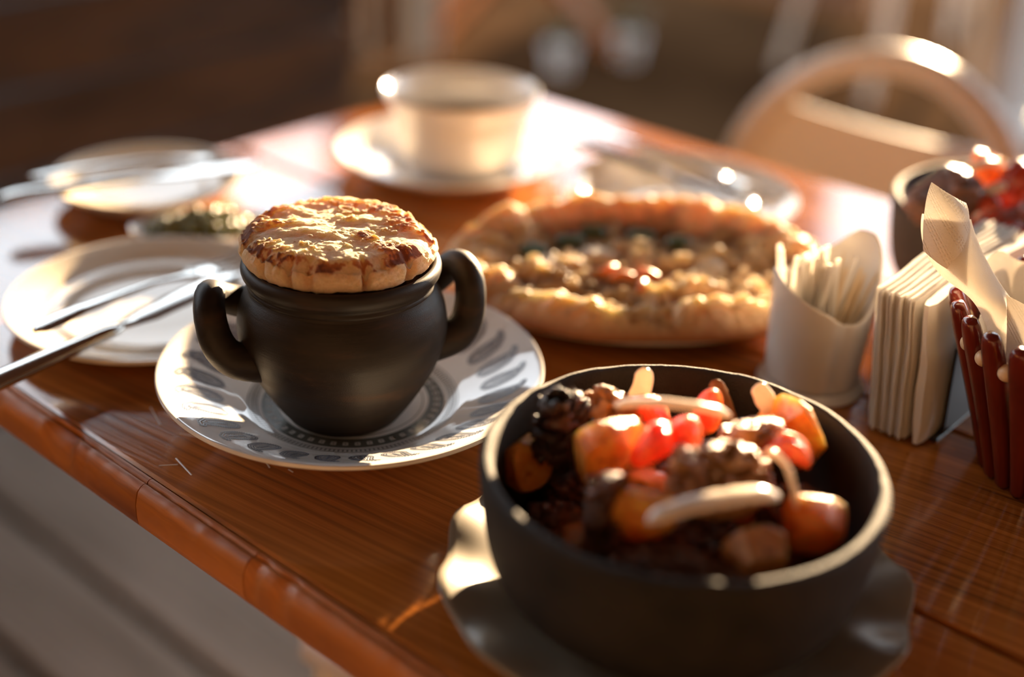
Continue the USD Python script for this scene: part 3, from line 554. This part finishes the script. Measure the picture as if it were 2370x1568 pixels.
# ------------------------------------------------------------------ the flatbread pie on its platter
FC = np.array([0.088, 0.818]); FA, FB = 0.141, 0.094
def oval(v, prof): v[..., 1] *= 0.68; return v
me, _, _ = plate_mesh([(0, 0.004), (0.06, 0.004), (0.085, 0.0046), (0.100, 0.0068), (0.112, 0.0100), (0.120, 0.0118)], 0.0034, 0.07, 160, oval)
one('oval_platter', me, M['cream_china'], 'oval cream platter under the large flatbread pie', 'platter', (FC[0] - 0.004, FC[1] - 0.004, HT), math.radians(3), smooth=40)
def pie():
    nr, na = 120, 560; a = np.linspace(0, 2 * PI, na, endpoint=False); ca, sa = np.cos(a), np.sin(a)
    out = 1 + 0.05 * fbm(np.stack([ca * 3, sa * 3, 0 * a], -1), 4, 51) * 1.4
    rows = []; cols = []
    rim_h = 0.0200 + 0.013 * np.clip(sa, 0, 1) + 0.016 * fbm(np.stack([ca * 6, sa * 6, 0 * a], -1), 4, 53)
    for u in np.r_[np.linspace(0.005, 0.78, 70), np.linspace(0.785, 1.0, 50)]:
        x, y = u * out * ca * FA, u * out * sa * FB
        q = np.stack([x * 38, y * 52, 0 * x], -1); b1 = fbm(q, 4, 61); b2 = fbm(np.stack([x * 120, y * 190, 0 * x], -1), 4, 63)
        fold = np.abs(fbm(np.stack([x * 26 + y * 20, y * 95 - x * 22, 0 * x], -1), 3, 67))
        base = 0.012 + 0.020 * b1 + 0.011 * b2 + 0.008 * sstep(0.12 - fold, 0, .12)
        t = (u - 0.84) / 0.16
        crust = rim_h * np.sqrt(np.clip(1 - np.clip(t, -1.0, 1) ** 2, 0, 1)) * (u > 0.68)
        z = np.maximum(base * sstep(1.02 - np.full(na, u), 0, 0.2), crust + (0.008 * b2 + 0.007 * b1 + 0.004 * sstep(0.12 - fold, 0, .12)) * sstep(1.0 - np.full(na, u), 0, .05))
        if u > 0.93: z = z * 1.0
        rows.append(np.stack([x, y, np.maximum(z, 0.0005)], 1))
    V = np.array(rows); k = len(V); low = V[-1].copy(); bot = []
    V[-1, :, 2] = np.maximum(V[-1, :, 2], 0.003)
    for t, sc in ((0.0, 0.985), (0.0, 0.93), (0.0, 0.5), (0.0, 0.01)):
        p = low.copy(); p[:, :2] *= sc; p[:, 2] = -0.0005 + 0.0012 * (sc > 0.95); bot.append(p)
    V = np.vstack([V, np.array(bot)]); k, n = V.shape[:2]; v = V.reshape(-1, 3)
    i = np.arange(k - 1)[:, None] * n; j = np.arange(n)[None]; j2 = (j + 1) % n
    q = np.stack([i + j, i + n + j, i + n + j2, i + j2], -1).reshape(-1, 4); f = np.vstack([q[:, [0, 1, 2]], q[:, [0, 2, 3]]])
    x, y, z = v.T; u = np.hypot(x / FA, y / FB)
    b1 = fbm(np.stack([x * 38, y * 52, 0 * x], -1), 4, 61); b2 = fbm(np.stack([x * 120, y * 190, z * 40], -1), 4, 63); b3 = fbm(np.stack([x * 60, y * 80, z * 60], -1), 4, 69); b4 = fbm(np.stack([x * 420, y * 420, z * 300], -1), 2, 70)
    c = lerp((0.70, 0.45, 0.22), (0.80, 0.62, 0.40), np.clip(0.5 + b2 * 2.0, 0, 1))
    inner = sstep(0.80 - u, 0, 0.12)
    c = lerp(c, lerp((0.30, 0.15, 0.06), (0.62, 0.44, 0.27), sstep(b3 + b1 * .6, -0.14, 0.16)), inner * 0.9)
    c = lerp(c, (0.09, 0.035, 0.018), sstep(b3 * 0.9 - b1 * 0.9 + b4 * .5, 0.10, 0.24) * (0.35 + 0.5 * inner))
    c = lerp(c, (0.55, 0.20, 0.05), sstep(0.006 - z, -0.010, 0.006) * (u > 0.9))
    return (v, f), c
me, c = pie()
pie_t = thing('flatbread_pie', 'large oval baked flatbread pie with a thick golden crust behind the clay pot', 'flatbread', (*FC, HT + 0.0145), math.radians(3))
obj('crust', me, M['dough'], pie_t, smooth=True, col=c)
for k, (x, y) in enumerate([(-.018, -.036), (-.006, -.050), (.000, -.030), (-.026, -.024)]):
    v, f = strip([(-.008, 0, 0), (0, .001, .003), (.008, .0, .001)], .003, .0022, seed=k); obj('carrot_bit', move(rot((v, f), (0, 0, 1), k * 1.3), (x, y, .0195)), M['carrot'], pie_t, smooth=True)
for k, (x, y) in enumerate([(-.030, .046), (.004, .042), (-.048, .030), (.030, .030), (-.075, .010)]):
    v, f = chunk((.020, .015, .008), 300 + k, 3, .08, 3); obj('herb_bit', move((v, f), (x, y, .0185)), M['herb'], pie_t, smooth=True)
for k, (x, y) in enumerate([(-.030, .006), (.045, -.012), (-.062, -.012)]):
    v, f = chunk((.030, .020, .012), 320 + k, 3, .08, 4); cc = np.full((len(v), 3), (.78, .62, .45)) * (0.9 + .3 * fbm(v * 300, 3, k))[:, None]
    obj('cheese_piece', move(rot((v, f), (0, 0, 1), k), (x, y, .0165)), M['dough'], pie_t, smooth=True, col=cc)

# ------------------------------------------------------------------ knives and forks
def knife(name, label, L=.20, group=None):
    n = 60; x = np.linspace(0, L, n); u = x / L
    hn = int(n * .52)
    t = thing(name, label, 'knife')
    xh = np.linspace(0, L * .56, 40); w = np.interp(xh / L, [0, .04, .3, .5, .56], [.0078, .0096, .0080, .0060, .0052]) * ends(40, 4); h = np.interp(xh / L, [0, .1, .5, .56], [.0026, .0040, .0034, .0024]) * ends(40, 4)
    obj('handle', sweep(np.stack([xh, 0 * xh, 0 * xh], 1), w, h, seg=16, power=.8), M['steel'], t, smooth=True)
    xb = np.linspace(L * .55, L, 40); ub = (xb - xb[0]) / (xb[-1] - xb[0]); w = np.interp(ub, [0, .08, .2, .75, .92, 1], [.0046, .0072, .0108, .0114, .0080, .0012]); h = np.interp(ub, [0, .1, 1], [.0018, .0010, .0006])
    obj('blade', sweep(np.stack([xb, 0.0015 * np.sin(PI * ub), 0 * xb], 1), w, h, seg=16), M['steel'], t, smooth=True)
    return t
def fork(name, label, L=.19):
    t = thing(name, label, 'fork')
    x = np.linspace(0, L * .70, 50); u = x / L
    z = np.interp(u, [0, .2, .5, .70], [.000, .003, .003, -.001]); w = np.interp(u, [0, .03, .1, .35, .55, .62, .70], [.004, .0078, .0084, .0048, .0034, .0050, .0105]) * ends(50, 3); h = np.full(50, .0013)
    obj('handle', sweep(np.stack([x, 0 * x, z], 1), w, h, seg=14), M['steel'], t, smooth=True)
    xb = np.linspace(L * .69, L * .78, 14); obj('head', sweep(np.stack([xb, 0 * xb, np.interp(xb / L, [.69, .78], [-.001, -.0025])], 1), .0112, .0011, seg=14), M['steel'], t, smooth=True)
    for k in range(4):
        xt = np.linspace(L * .77, L, 16); ut = np.linspace(0, 1, 16)
        obj('tine', sweep(np.stack([xt, np.full(16, (k - 1.5) * .0066), -.0025 - .002 * np.sin(PI * ut) + .003 * ut ** 2], 1), .0017 * (1 - .6 * ut), .001, seg=8), M['steel'], t, smooth=True)
    return t
def place(t, a, b, roll=0):
    """Lay a piece of cutlery so that it runs from a towards b (world points)."""
    a, b = np.array(a, float), np.array(b, float); X = (b - a) / np.linalg.norm(b - a); Y = np.cross([0, 0, 1], X); Y /= np.linalg.norm(Y); Z = np.cross(X, Y)
    x = UsdGeom.Xformable(t); x.ClearXformOpOrder(); x.AddTransformOp(opSuffix='lay').Set(Gf.Matrix4d(*X, 0, *Y, 0, *Z, 0, *a, 1))
place(knife('table_knife', 'steel table knife resting on the near edge of the left cream plate', .21), (-.3105, .6120, HT + .0185), (-.1840, .7780, HT + .0265))
place(fork('table_fork', 'steel fork lying on the left cream plate behind the knife', .175), (-.2870, .6810, HT + .0285), (-.1800, .8170, HT + .0275))
place(knife('table_knife', 'steel knife lying across the plate at the far left end', .20), (-.3900, .9000, HT + .0250), (-.2200, .9880, HT + .0262))
place(fork('table_fork', 'steel fork lying beside the knife on the far left plate', .18), (-.3750, .9270, HT + .0310), (-.2280, 1.0120, HT + .0300))
place(knife('table_knife', 'steel knife across the plate behind the flatbread, its handle to the left', .19), (.0420, 1.0780, HT + .0300), (.1700, .9700, HT + .0240))
place(fork('table_fork', 'steel fork across the plate behind the flatbread, beyond the knife', .19), (.0720, 1.0920, HT + .0320), (.1900, .9850, HT + .0260))

# ------------------------------------------------------------------ soup bowl, dish of pickled greens
sb = thing('soup_bowl', 'round white soup bowl with a broad rim standing on the wide white plate', 'bowl', (-.052, 1.070, HT + .0062), 0)
pr = np.vstack([spl([(.0005, .0015), (.036, .0015), (.042, .0), (.0445, .0), (.046, .003), (.0535, .016), (.0575, .038), (.0605, .054), (.0650, .060), (.0672, .0655)], 40), [(.0672, .0672), (.0660, .0678)], spl([(.0645, .0660), (.0595, .0590), (.0575, .052), (.0545, .030), (.049, .013), (.036, .006), (.0005, .005)], 30)])
obj('body', lathe(pr, 128), M['china'], sb, smooth=40)
obj('soup', lathe([(.0005, .036), (.0535, .036), (.0540, .0365), (.0535, .0375), (.0005, .0378)], 64), M['soup'], sb)
gd = thing('pickle_dish', 'small oval white dish of yellow-green pickled greens behind the left cream plate', 'dish', (-.236, .8890, HT), .2)
me, _, _ = plate_mesh([(0, .003), (.018, .003), (.030, .0045), (.042, .0085), (.050, .0125)], .0028, .022, 96, lambda v, p: v * np.array([1, .62, 1])); obj('dish', me, M['china'], gd, smooth=40)
parts = []; rr = np.random.default_rng(9)
for k in range(230):
    r = .036 * math.sqrt(rr.random()); a = rr.random() * 2 * PI; top = .009 + .017 * (1 - (r / .038) ** 2) * rr.uniform(.3, 1)
    v, f = meshkit.arrays(trimesh.creation.icosphere(1))[:2]; v = v * np.array([.0052, .0026, .0022]) * rr.uniform(.7, 1.3); v, f = orient((v, f), rr.uniform(-50, 50), rr.uniform(-50, 50), rr.uniform(0, 360)); parts.append((v + (r * 1.12 * math.cos(a), r * .64 * math.sin(a), top), f))
one('pickled_greens', cat(*parts), M['green'], 'heap of yellow-green pickled buds filling the small white dish', 'greens', (-.236, .8890, HT), .2, smooth=True, kind='stuff')

# ------------------------------------------------------------------ toothpick holder
TH = np.array([0.1885, 0.7120])
def holder():
    na, nz = 180, 30; a = np.linspace(0, 2 * PI, na, endpoint=False); deg = np.degrees(a)
    key = np.array([(0, .0770), (12, .0850), (27, .0900), (45, .0890), (70, .0770), (95, .0660), (120, .0600), (150, .0620), (172, .0690), (182, .0700), (210, .0660), (240, .0600), (265, .0545), (278, .0500), (288, .0470), (300, .0475), (320, .0520), (340, .0620), (360, .0770)], float)
    H = PchipInterpolator(key[:, 0], key[:, 1])(deg)
    rad = lambda z, ang: (0.0290 + 0.0030 * np.clip(z / .07, 0, 1.3)) * (1 - 0.10 * np.exp(-((np.angle(np.exp(1j * (ang - math.radians(288))))) / .16) ** 2) - 0.05 * np.exp(-((np.angle(np.exp(1j * (ang - math.radians(108))))) / .2) ** 2))
    rows = [np.stack([0.02 * np.cos(a), 0.02 * np.sin(a), 0 * a], 1), np.stack([0.027 * np.cos(a), 0.027 * np.sin(a), 0 * a], 1)]
    for t in np.linspace(0.02, 1, nz):
        z = H * t; r = rad(z, a); rows.append(np.stack([r * np.cos(a), r * np.sin(a), z], 1))
    r = rad(H, a) - 0.0009; rows.append(np.stack([r * np.cos(a), r * np.sin(a), H + .0007], 1))
    for t in np.linspace(1, 0.06, nz):
        z = H * t; r = rad(z, a) - 0.0020; rows.append(np.stack([r * np.cos(a), r * np.sin(a), np.maximum(z, .003)], 1))
    rows.append(np.stack([0.003 * np.cos(a), 0.003 * np.sin(a), 0 * a + .003], 1))
    V = np.array(rows); k, n = V.shape[:2]; v = V.reshape(-1, 3); i = np.arange(k - 1)[:, None] * n; j = np.arange(n)[None]; j2 = (j + 1) % n
    q = np.stack([i + j, i + j2, i + n + j2, i + n + j], -1).reshape(-1, 4); f = np.vstack([q[:, [0, 1, 2]], q[:, [0, 2, 3]]])
    f = np.vstack([f, np.stack([np.full(n, len(v)), (np.arange(n) + 1) % n, np.arange(n)], 1), np.stack([np.full(n, len(v) + 1), (k - 1) * n + np.arange(n), (k - 1) * n + (np.arange(n) + 1) % n], 1)])
    return np.vstack([v, [0, 0, 0], [0, 0, .003]]), f
ho = thing('toothpick_holder', 'white plastic toothpick holder with a slanted rim and a high rounded back', 'holder', (*TH, HT + .006))
obj('cup', holder(), M['plastic'], ho, smooth=50)
obj('foot', lathe([(.0005, -.006), (.0325, -.006), (.0335, -.005), (.0325, -.003), (.0290, -.0002), (.0005, -.0002)], 96), M['plastic'], ho)
def stick(r, L, d, paper):
    d = np.array(d, float); d /= np.linalg.norm(d); p = np.linspace(0, L, 12)[:, None] * d; e = np.ones(12) if paper else np.interp(np.linspace(0, 1, 12), [0, .1, .85, 1], [.3, 1, 1, .25])
    return sweep(p, r * e, r * e * (0.35 if paper else 1), up=(0.3, -1, 0.1), seg=8)
rr = random.Random(8)
for k in range(22):
    x, y = -.017 + .030 * rr.random() - .002, -.006 + .018 * rr.random()
    one('toothpick', stick(.0019, .070 + .012 * rr.random(), (rr.uniform(-.20, .12), rr.uniform(-.1, .1), 1), True), M['sleeve'], 'paper-wrapped toothpick standing in the left part of the white holder', 'toothpick', (TH[0] + x, TH[1] + y, HT + .0105), group='wrapped toothpicks in the holder', smooth=True)
for k in range(9):
    one('toothpick', stick(.0011, .066 + .008 * rr.random(), (rr.uniform(.05, .42), rr.uniform(.0, .22), 1), False), M['pick'], 'bare wooden toothpick leaning to the right in the white holder', 'toothpick', (TH[0] + .001 + .010 * rr.random(), TH[1] - .010 + .014 * rr.random(), HT + .0105), group='bare toothpicks in the holder', smooth=True)

# ------------------------------------------------------------------ napkins in their black holder
NB = np.array([0.2110, 0.6590])                            # front left bottom corner; x across the stack, y along the napkins
nh = thing('napkin_holder', 'black metal holder clamping the upright napkins beside the toothpick holder', 'holder', (*NB, HT), TA)
obj('base', box(.045, .120, .0022, (.0172, .074, .0011), .0008), M['black'], nh, smooth=False)
for x, a in ((-.0055, -0.10), (.0390, -0.05)):
    v, f = box(.0016, .105, .056, (0, .074, .028), .0007); obj('side_plate', move(rot((v, f), (0, 1, 0), a), (x, 0, .002)), M['black'], nh, smooth=False)
def napkin(x0, th, seed, L=.148, Hh=.0865, bulge=0.0):
    ny, nz = 46, 26; y = np.linspace(0, L, ny); z = np.linspace(0, Hh, nz); Y, Z = np.meshgrid(y, z, indexing='ij')
    c = x0 + 0.0018 * fbm(np.stack([Y * 45, Z * 38, 0 * Y + seed * .10], -1), 2, 91) - 0.110 * Z + 0.0015 * np.sin(Y * 55 + 1)
    half = th / 2 * (0.55 + 0.45 * sstep(Z, 0, .012)) * (1 - .25 * sstep(Z, .055, .062)) * (0.40 + 0.60 * sstep(Y, -.001, .007)) + bulge * np.exp(-((Z - .03) / .03) ** 2) * 0.5
    Yj = Y + 0.0022 * fbm(np.stack([0 * Y + seed, Z * 30, 0 * Y], -1), 3, 95) + .004 * np.exp(-Z / .05) * 0 - 0.0012 * (seed % 3)
    Zj = Z + 0.0016 * fbm(np.stack([Y * 30, 0 * Z + seed * 1.7, 0 * Y], -1), 3, 97) * (Z > Hh * .5) + .0012 * (seed % 2) * (Z > Hh * .6)
    A = np.stack([c - half, Yj, Zj], -1); B = np.stack([c + half, Yj, Zj], -1); v = np.vstack([A.reshape(-1, 3), B.reshape(-1, 3)])
    i = np.arange(ny - 1)[:, None] * nz + np.arange(nz - 1)[None]; o = ny * nz
    q = np.stack([i, i + 1, i + nz + 1, i + nz], -1).reshape(-1, 4)
    loop = np.r_[np.arange(nz), np.arange(1, ny) * nz + nz - 1, (ny - 1) * nz + np.arange(nz - 2, -1, -1), np.arange(ny - 2, 0, -1) * nz]; l2 = np.roll(loop, -1)
    s = np.stack([loop, loop + o, l2 + o, l2], 1); q = np.vstack([q[:, ::-1][:, [0, 1, 2, 3]], q + o, s]); f = np.vstack([q[:, [0, 1, 2]], q[:, [0, 2, 3]]])
    return v, f
ORD = 'first second third fourth fifth sixth seventh eighth ninth tenth eleventh twelfth thirteenth'.split()
for k in range(13):
    one('napkin', napkin(.0010 + k * .00192, .00150, k), M['paper'], f'thin folded white napkin, {ORD[k]} of the upright stack counted from the toothpick holder', 'napkin', (*NB, HT + .0024), TA, group='napkins packed in the black holder', smooth=40)
one('napkin', napkin(.0312, .0082, 12, bulge=.0016), M['paper'], 'thick folded white napkin at the basket side of the napkin stack', 'napkin', (*NB, HT + .0024), TA, group='napkins packed in the black holder', smooth=40)

# ------------------------------------------------------------------ the slatted basket with its paper lining
BK = np.array([0.3125, 0.6170])
bk = thing('bread_basket', 'round basket of dark red wooden slats with cream beads at the right edge', 'basket', (*BK, HT))
NS = 25; RB, RT, HB = 0.040, 0.0760, 0.100
obj('base', lathe([(.0005, 0), (.0385, 0), (.0395, .001), (.0395, .004), (.0385, .005), (.0005, .005)], 64), M['red_wood'], bk)
def slat(a):
    n = 36; t = np.linspace(0, 1, n); r = RB + (RT - RB) * t ** 1.08; z = .001 + HB * t; p = np.stack([r, 0 * r, z], 1)
    w = np.interp(t, [0, 1], [.0042, .0068]); e = np.ones(n); m = 8; e[-m:] = np.sqrt(np.clip(1 - np.linspace(0, 1, m) ** 2, .003, 1)); e[0] = .7
    tz = p.copy(); tz[-m:, 2] = p[-m, 2] + (p[-1, 2] - p[-m, 2]) * np.sin(np.linspace(0, PI / 2, m)); tz[-m:, 0] = np.interp(tz[-m:, 2], z, r)
    v, f = sweep(tz, w * e, .0052 * e ** .8, up=(1, 0, -.3), seg=14, power=.8); return rot((v, f), (0, 0, 1), a)
for k in range(NS): obj('slat', slat(2 * PI * (k + .15) / NS), M['red_wood'], bk, smooth=True)
zb = .0815; rb = np.interp(zb, .001 + HB * np.linspace(0, 1, 50), RB + (RT - RB) * np.linspace(0, 1, 50) ** 1.08)
for k in range(NS):
    a = 2 * PI * (k + .65) / NS; v, f = meshkit.arrays(trimesh.creation.icosphere(3, .0047))[:2]; obj('bead', (v + (rb * math.cos(a), rb * math.sin(a), zb), f), M['bead'], bk, smooth=True)
a = np.linspace(0, 2 * PI, 90, endpoint=False); obj('wire', sweep(np.stack([rb * np.cos(a), rb * np.sin(a), 0 * a + zb], 1), .0006, seg=6, closed=True), M['steel'], bk, smooth=True)
def emboss(P, k):
    """Rows of small raised dots pressed into the paper."""
    a, b = P.shape[:2]; N = np.cross(np.gradient(P, axis=0), np.gradient(P, axis=1)); N /= np.linalg.norm(N, axis=-1, keepdims=True) + 1e-12
    du = np.r_[0, np.cumsum(np.linalg.norm(np.diff(P[:, b // 2], axis=0), axis=-1))][:, None]; dv = np.r_[0, np.cumsum(np.linalg.norm(np.diff(P[a // 2], axis=0), axis=-1))][None]
    h = np.clip(np.sin(du * 2 * PI / .0028) * np.sin(dv * 2 * PI / .0028 + np.floor(du / .0014) * 0), 0, 1) * (np.sin((du + dv) * 2 * PI / .017) > -0.25)
    return P + N * (h * k)[..., None]
def loft(rows, na, nb):
    """rows: polylines (each of k points) from bottom to top."""
    R = np.array(rows, float); t = np.arange(len(R)); R = CubicSpline(t, R, axis=0)(np.linspace(0, t[-1], na)) if len(R) > 2 else R[0] + (R[1] - R[0]) * np.linspace(0, 1, na)[:, None, None]
    s = np.arange(R.shape[1]); return CubicSpline(s, R, axis=1)(np.linspace(0, s[-1], nb)) if R.shape[1] > 2 else R[:, :1] + (R[:, 1:] - R[:, :1]) * np.linspace(0, 1, nb)[None, :, None]
pl = thing('paper_lining', 'embossed white paper napkin lining the basket with one corner curling up', 'napkin', (0, 0, HT))
low = loft([[(.2610, .609, .066), (.2690, .601, .064), (.2820, .604, .068)], [(.2530, .614, .088), (.2610, .606, .087), (.2760, .611, .086)], [(.2420, .619, .1050), (.2520, .610, .1035), (.2690, .618, .0990)],
    [(.2290, .628, .1125), (.2420, .618, .1130), (.2610, .627, .1080)], [(.2190, .638, .1240), (.2330, .629, .1260), (.2510, .638, .1220)], [(.2175, .650, .1400), (.2300, .642, .1420), (.2440, .650, .1380)]], 90, 40)
obj('corner', grid_sheet(low, .0005), M['paper'], pl, smooth=50)
flap = loft([[(.2165, .634, .1255), (.2300, .6262, .1180), (.2435, .632, .1145)], [(.2160, .640, .1370), (.2305, .630, .1310), (.2425, .640, .1270)], [(.2175, .648, .1480), (.2310, .639, .1430), (.2425, .648, .1385)], [(.2215, .657, .1555), (.2310, .651, .1510), (.2415, .656, .1450)]], 150, 110)
obj('folded_tip', grid_sheet(emboss(flap, .00035), .0004), M['paper'], pl, smooth=50)
def band():
    a = np.radians(np.linspace(-150, 205, 220)); rows = []
    for t in np.linspace(0, 1, 26):
        z = .020 + t * (.070 + .016 * np.sin(a * 1 + .6) + .012 * np.sin(3.1 * a + 1) + .005 * np.sin(9 * a)); r = (RB + (RT - RB) * np.clip((z) / HB, 0, 1.05) ** 1.08) - .0080 - .002 * np.abs(np.sin(7 * a + 2 * t)) * t
        rows.append(np.stack([BK[0] + r * np.cos(a), BK[1] + r * np.sin(a), z], 1))
    return np.array(rows)
obj('lining', grid_sheet(emboss(band(), .0003), .0004), M['paper'], pl, smooth=50)
rf = loft([[(.2560, .592, .083), (.2760, .575, .079), (.3020, .562, .076)], [(.2580, .606, .098), (.2780, .588, .091), (.3040, .575, .084)], [(.2600, .620, .108), (.2800, .602, .103), (.3050, .588, .095)]], 60, 110)
obj('side_flap', grid_sheet(emboss(rf, .00035), .0004), M['paper'], pl, smooth=50)
one('bread_slice', (lambda m: (m[0] * 1, m[1]))(chunk((.070, .050, .030), 400, 3, .05, 4, .6)), M['bead'], 'pale bread piece wrapped in paper inside the slatted basket', 'bread', (BK[0] + .012, BK[1] + .004, HT + .058), smooth=True)

# ------------------------------------------------------------------ chairs
def chair(label, loc, rz, m=None, group=None):
    """A one-piece plastic chair facing -y, its base at the middle of the back legs' line."""
    m = m or M['chair']; t = thing('plastic_chair', label, 'chair', loc, rz, group)
    zs = np.linspace(.43, .80, 30)
    def arch(w, top, base): # half outline
        a = np.linspace(0, PI, 60); return [(w, base)] + [(w * math.cos(x), top - w * .95 + w * .95 * math.sin(x)) for x in a] + [(-w, base)]
    outer = Polygon(arch(.206, .757, .43)); inner = Polygon(arch(.166, .723, .40))
    panel = inner.buffer(.006)
    slotline = Polygon([(-.16, .9), (.16, .9), (.16, .680)] + [(x, .668 + .012 * (x / .1) ** 2 * .4) for x in np.linspace(.12, -.12, 12)] + [(-.16, .680)])
    panel = panel.difference(slotline)
    def bent(poly, th, y0, sub=.014):
        v, f = extrude(poly, th, sub); x, z, d = v[:, 0], v[:, 1], v[:, 2]
        return np.stack([x, y0 + d - .35 * x ** 2 * 1.5 + .10 * (z - .43), z], 1), f[:, ::-1]
    pth = curve(np.array([(x * .93, 0, z - .008) for x, z in arch(.206, .757, .43)][::4]), 90); pth[:, 1] = -.35 * pth[:, 0] ** 2 * 1.5 + .10 * (pth[:, 2] - .43)
    obj('back_frame', sweep(pth, .018, .021, up=(0, 1, 0), seg=16), m, t, smooth=True)
    obj('back_panel', bent(panel, .006, -.003), m, t, smooth=30)
    seat = Polygon([(-.20, -.42), (.20, -.42), (.215, -.2), (.20, 0), (-.20, 0), (-.215, -.2)]).buffer(-.03).buffer(.03)
    v, f = extrude(seat, .012, .03); v[:, 2] += .425 - .02 * np.exp(-((v[:, 0] / .13) ** 2 + ((v[:, 1] + .2) / .13) ** 2)); obj('seat', (v, f), m, t, smooth=30)
    for sx in (-1, 1):
        for (y0, y1) in ((-.38, -.42), (-.02, .06)):
            p = np.linspace([sx * .185, y0, .43], [sx * .215, y1, 0], 12); obj('leg', sweep(p, .018, .014, up=(0, 1, 0), seg=12), m, t, smooth=40)
    return t
chair('cream plastic chair with an arched slotted back behind the table', (*sn(-.632, 1.40)[:2], 0), TA)
# a white stool pushed under the table
st = thing('plastic_stool', 'white plastic stool tucked under the table at the bottom of the photo', 'stool', (*sn(-.50, .655)[:2], 0), TA)
obj('seat', box(.30, .30, .035, (0, 0, .435), .012), M['plastic'], st, smooth=40)
for sx in (-1, 1):
    for sy in (-1, 1): obj('leg', sweep(np.linspace([sx * .125, sy * .125, .42], [sx * .15, sy * .15, 0], 10), .017, .017, up=(0, 1, 0)), M['plastic'], st, smooth=40)

# ------------------------------------------------------------------ far behind the table
cu = thing('curtain', 'gathered beige curtain hanging by the far left opening', 'curtain', (-.47, 4.05, 0), 0)
x = np.linspace(-.15, .15, 120); pth = []
gridp = np.array([[(xx * (1 + .1 * math.sin(z)), .035 * math.sin(xx * 95) + .02 * math.sin(xx * 41 + z), z) for xx in x] for z in np.linspace(.03, 2.38, 30)])
obj('drape', grid_sheet(gridp, .004), M['curtain'], cu, smooth=50)
obj('edge_band', grid_sheet(np.array([[(.15 + e, .035 * math.sin(.15 * 95) + .004, z) for e in np.linspace(0, .05, 4)] for z in np.linspace(.03, 2.38, 20)]), .006), M['terracotta'], cu, smooth=50)
tt = thing('trestle_table', 'far wooden table on crossed orange-brown legs in the background', 'table', (-.05, 4.2, -.02), math.radians(8))
obj('top', box(1.3, .6, .03, (.1, .30, .735), .004), M['orange_wood'], tt, smooth=False)
for y in (.1, .5):
    for s in (-1, 1): obj('leg', sweep(np.array([[.05 + s * .34, y + s * .02, 0], [.05 - s * .34, y + s * .02, .72]]), .03, .022, up=(0, 1, 0), seg=4), M['orange_wood'], tt, smooth=False)
def flowerpot(label, loc):
    t = thing('flower_pot', label, 'flower pot', loc)
    obj('pot', lathe([(.0005, 0), (.035, 0), (.045, .07), (.052, .072), (.052, .09), (.046, .09), (.042, .078), (.0005, .076)], 40), M['terracotta'], t)
    parts = []; rr = random.Random(int(loc[0] * 100))
    for k in range(14):
        a = rr.random() * 2 * PI; p = curve([(0, 0, .076), (.03 * math.cos(a), .03 * math.sin(a), .13), (.08 * math.cos(a), .08 * math.sin(a), .15 + .05 * rr.random())], 10); parts.append(sweep(p, .010 * np.sin(np.linspace(.1, PI - .02, 10)), .001, seg=6))
    obj('leaves', cat(*parts), M['herb'], t, smooth=True)
flowerpot('small white flower pot on the far ground, left of the pair', (.117, 4.15, -.02)); flowerpot('small white flower pot on the far ground, right of the pair', (.350, 4.32, -.02))
chair('far cream plastic chair standing in the sun behind the soup bowl', (1.02, 4.15, -.02), math.radians(120), group=None)
chair('far cream plastic chair beside the white veranda post', (1.75, 4.9, -.02), math.radians(200))
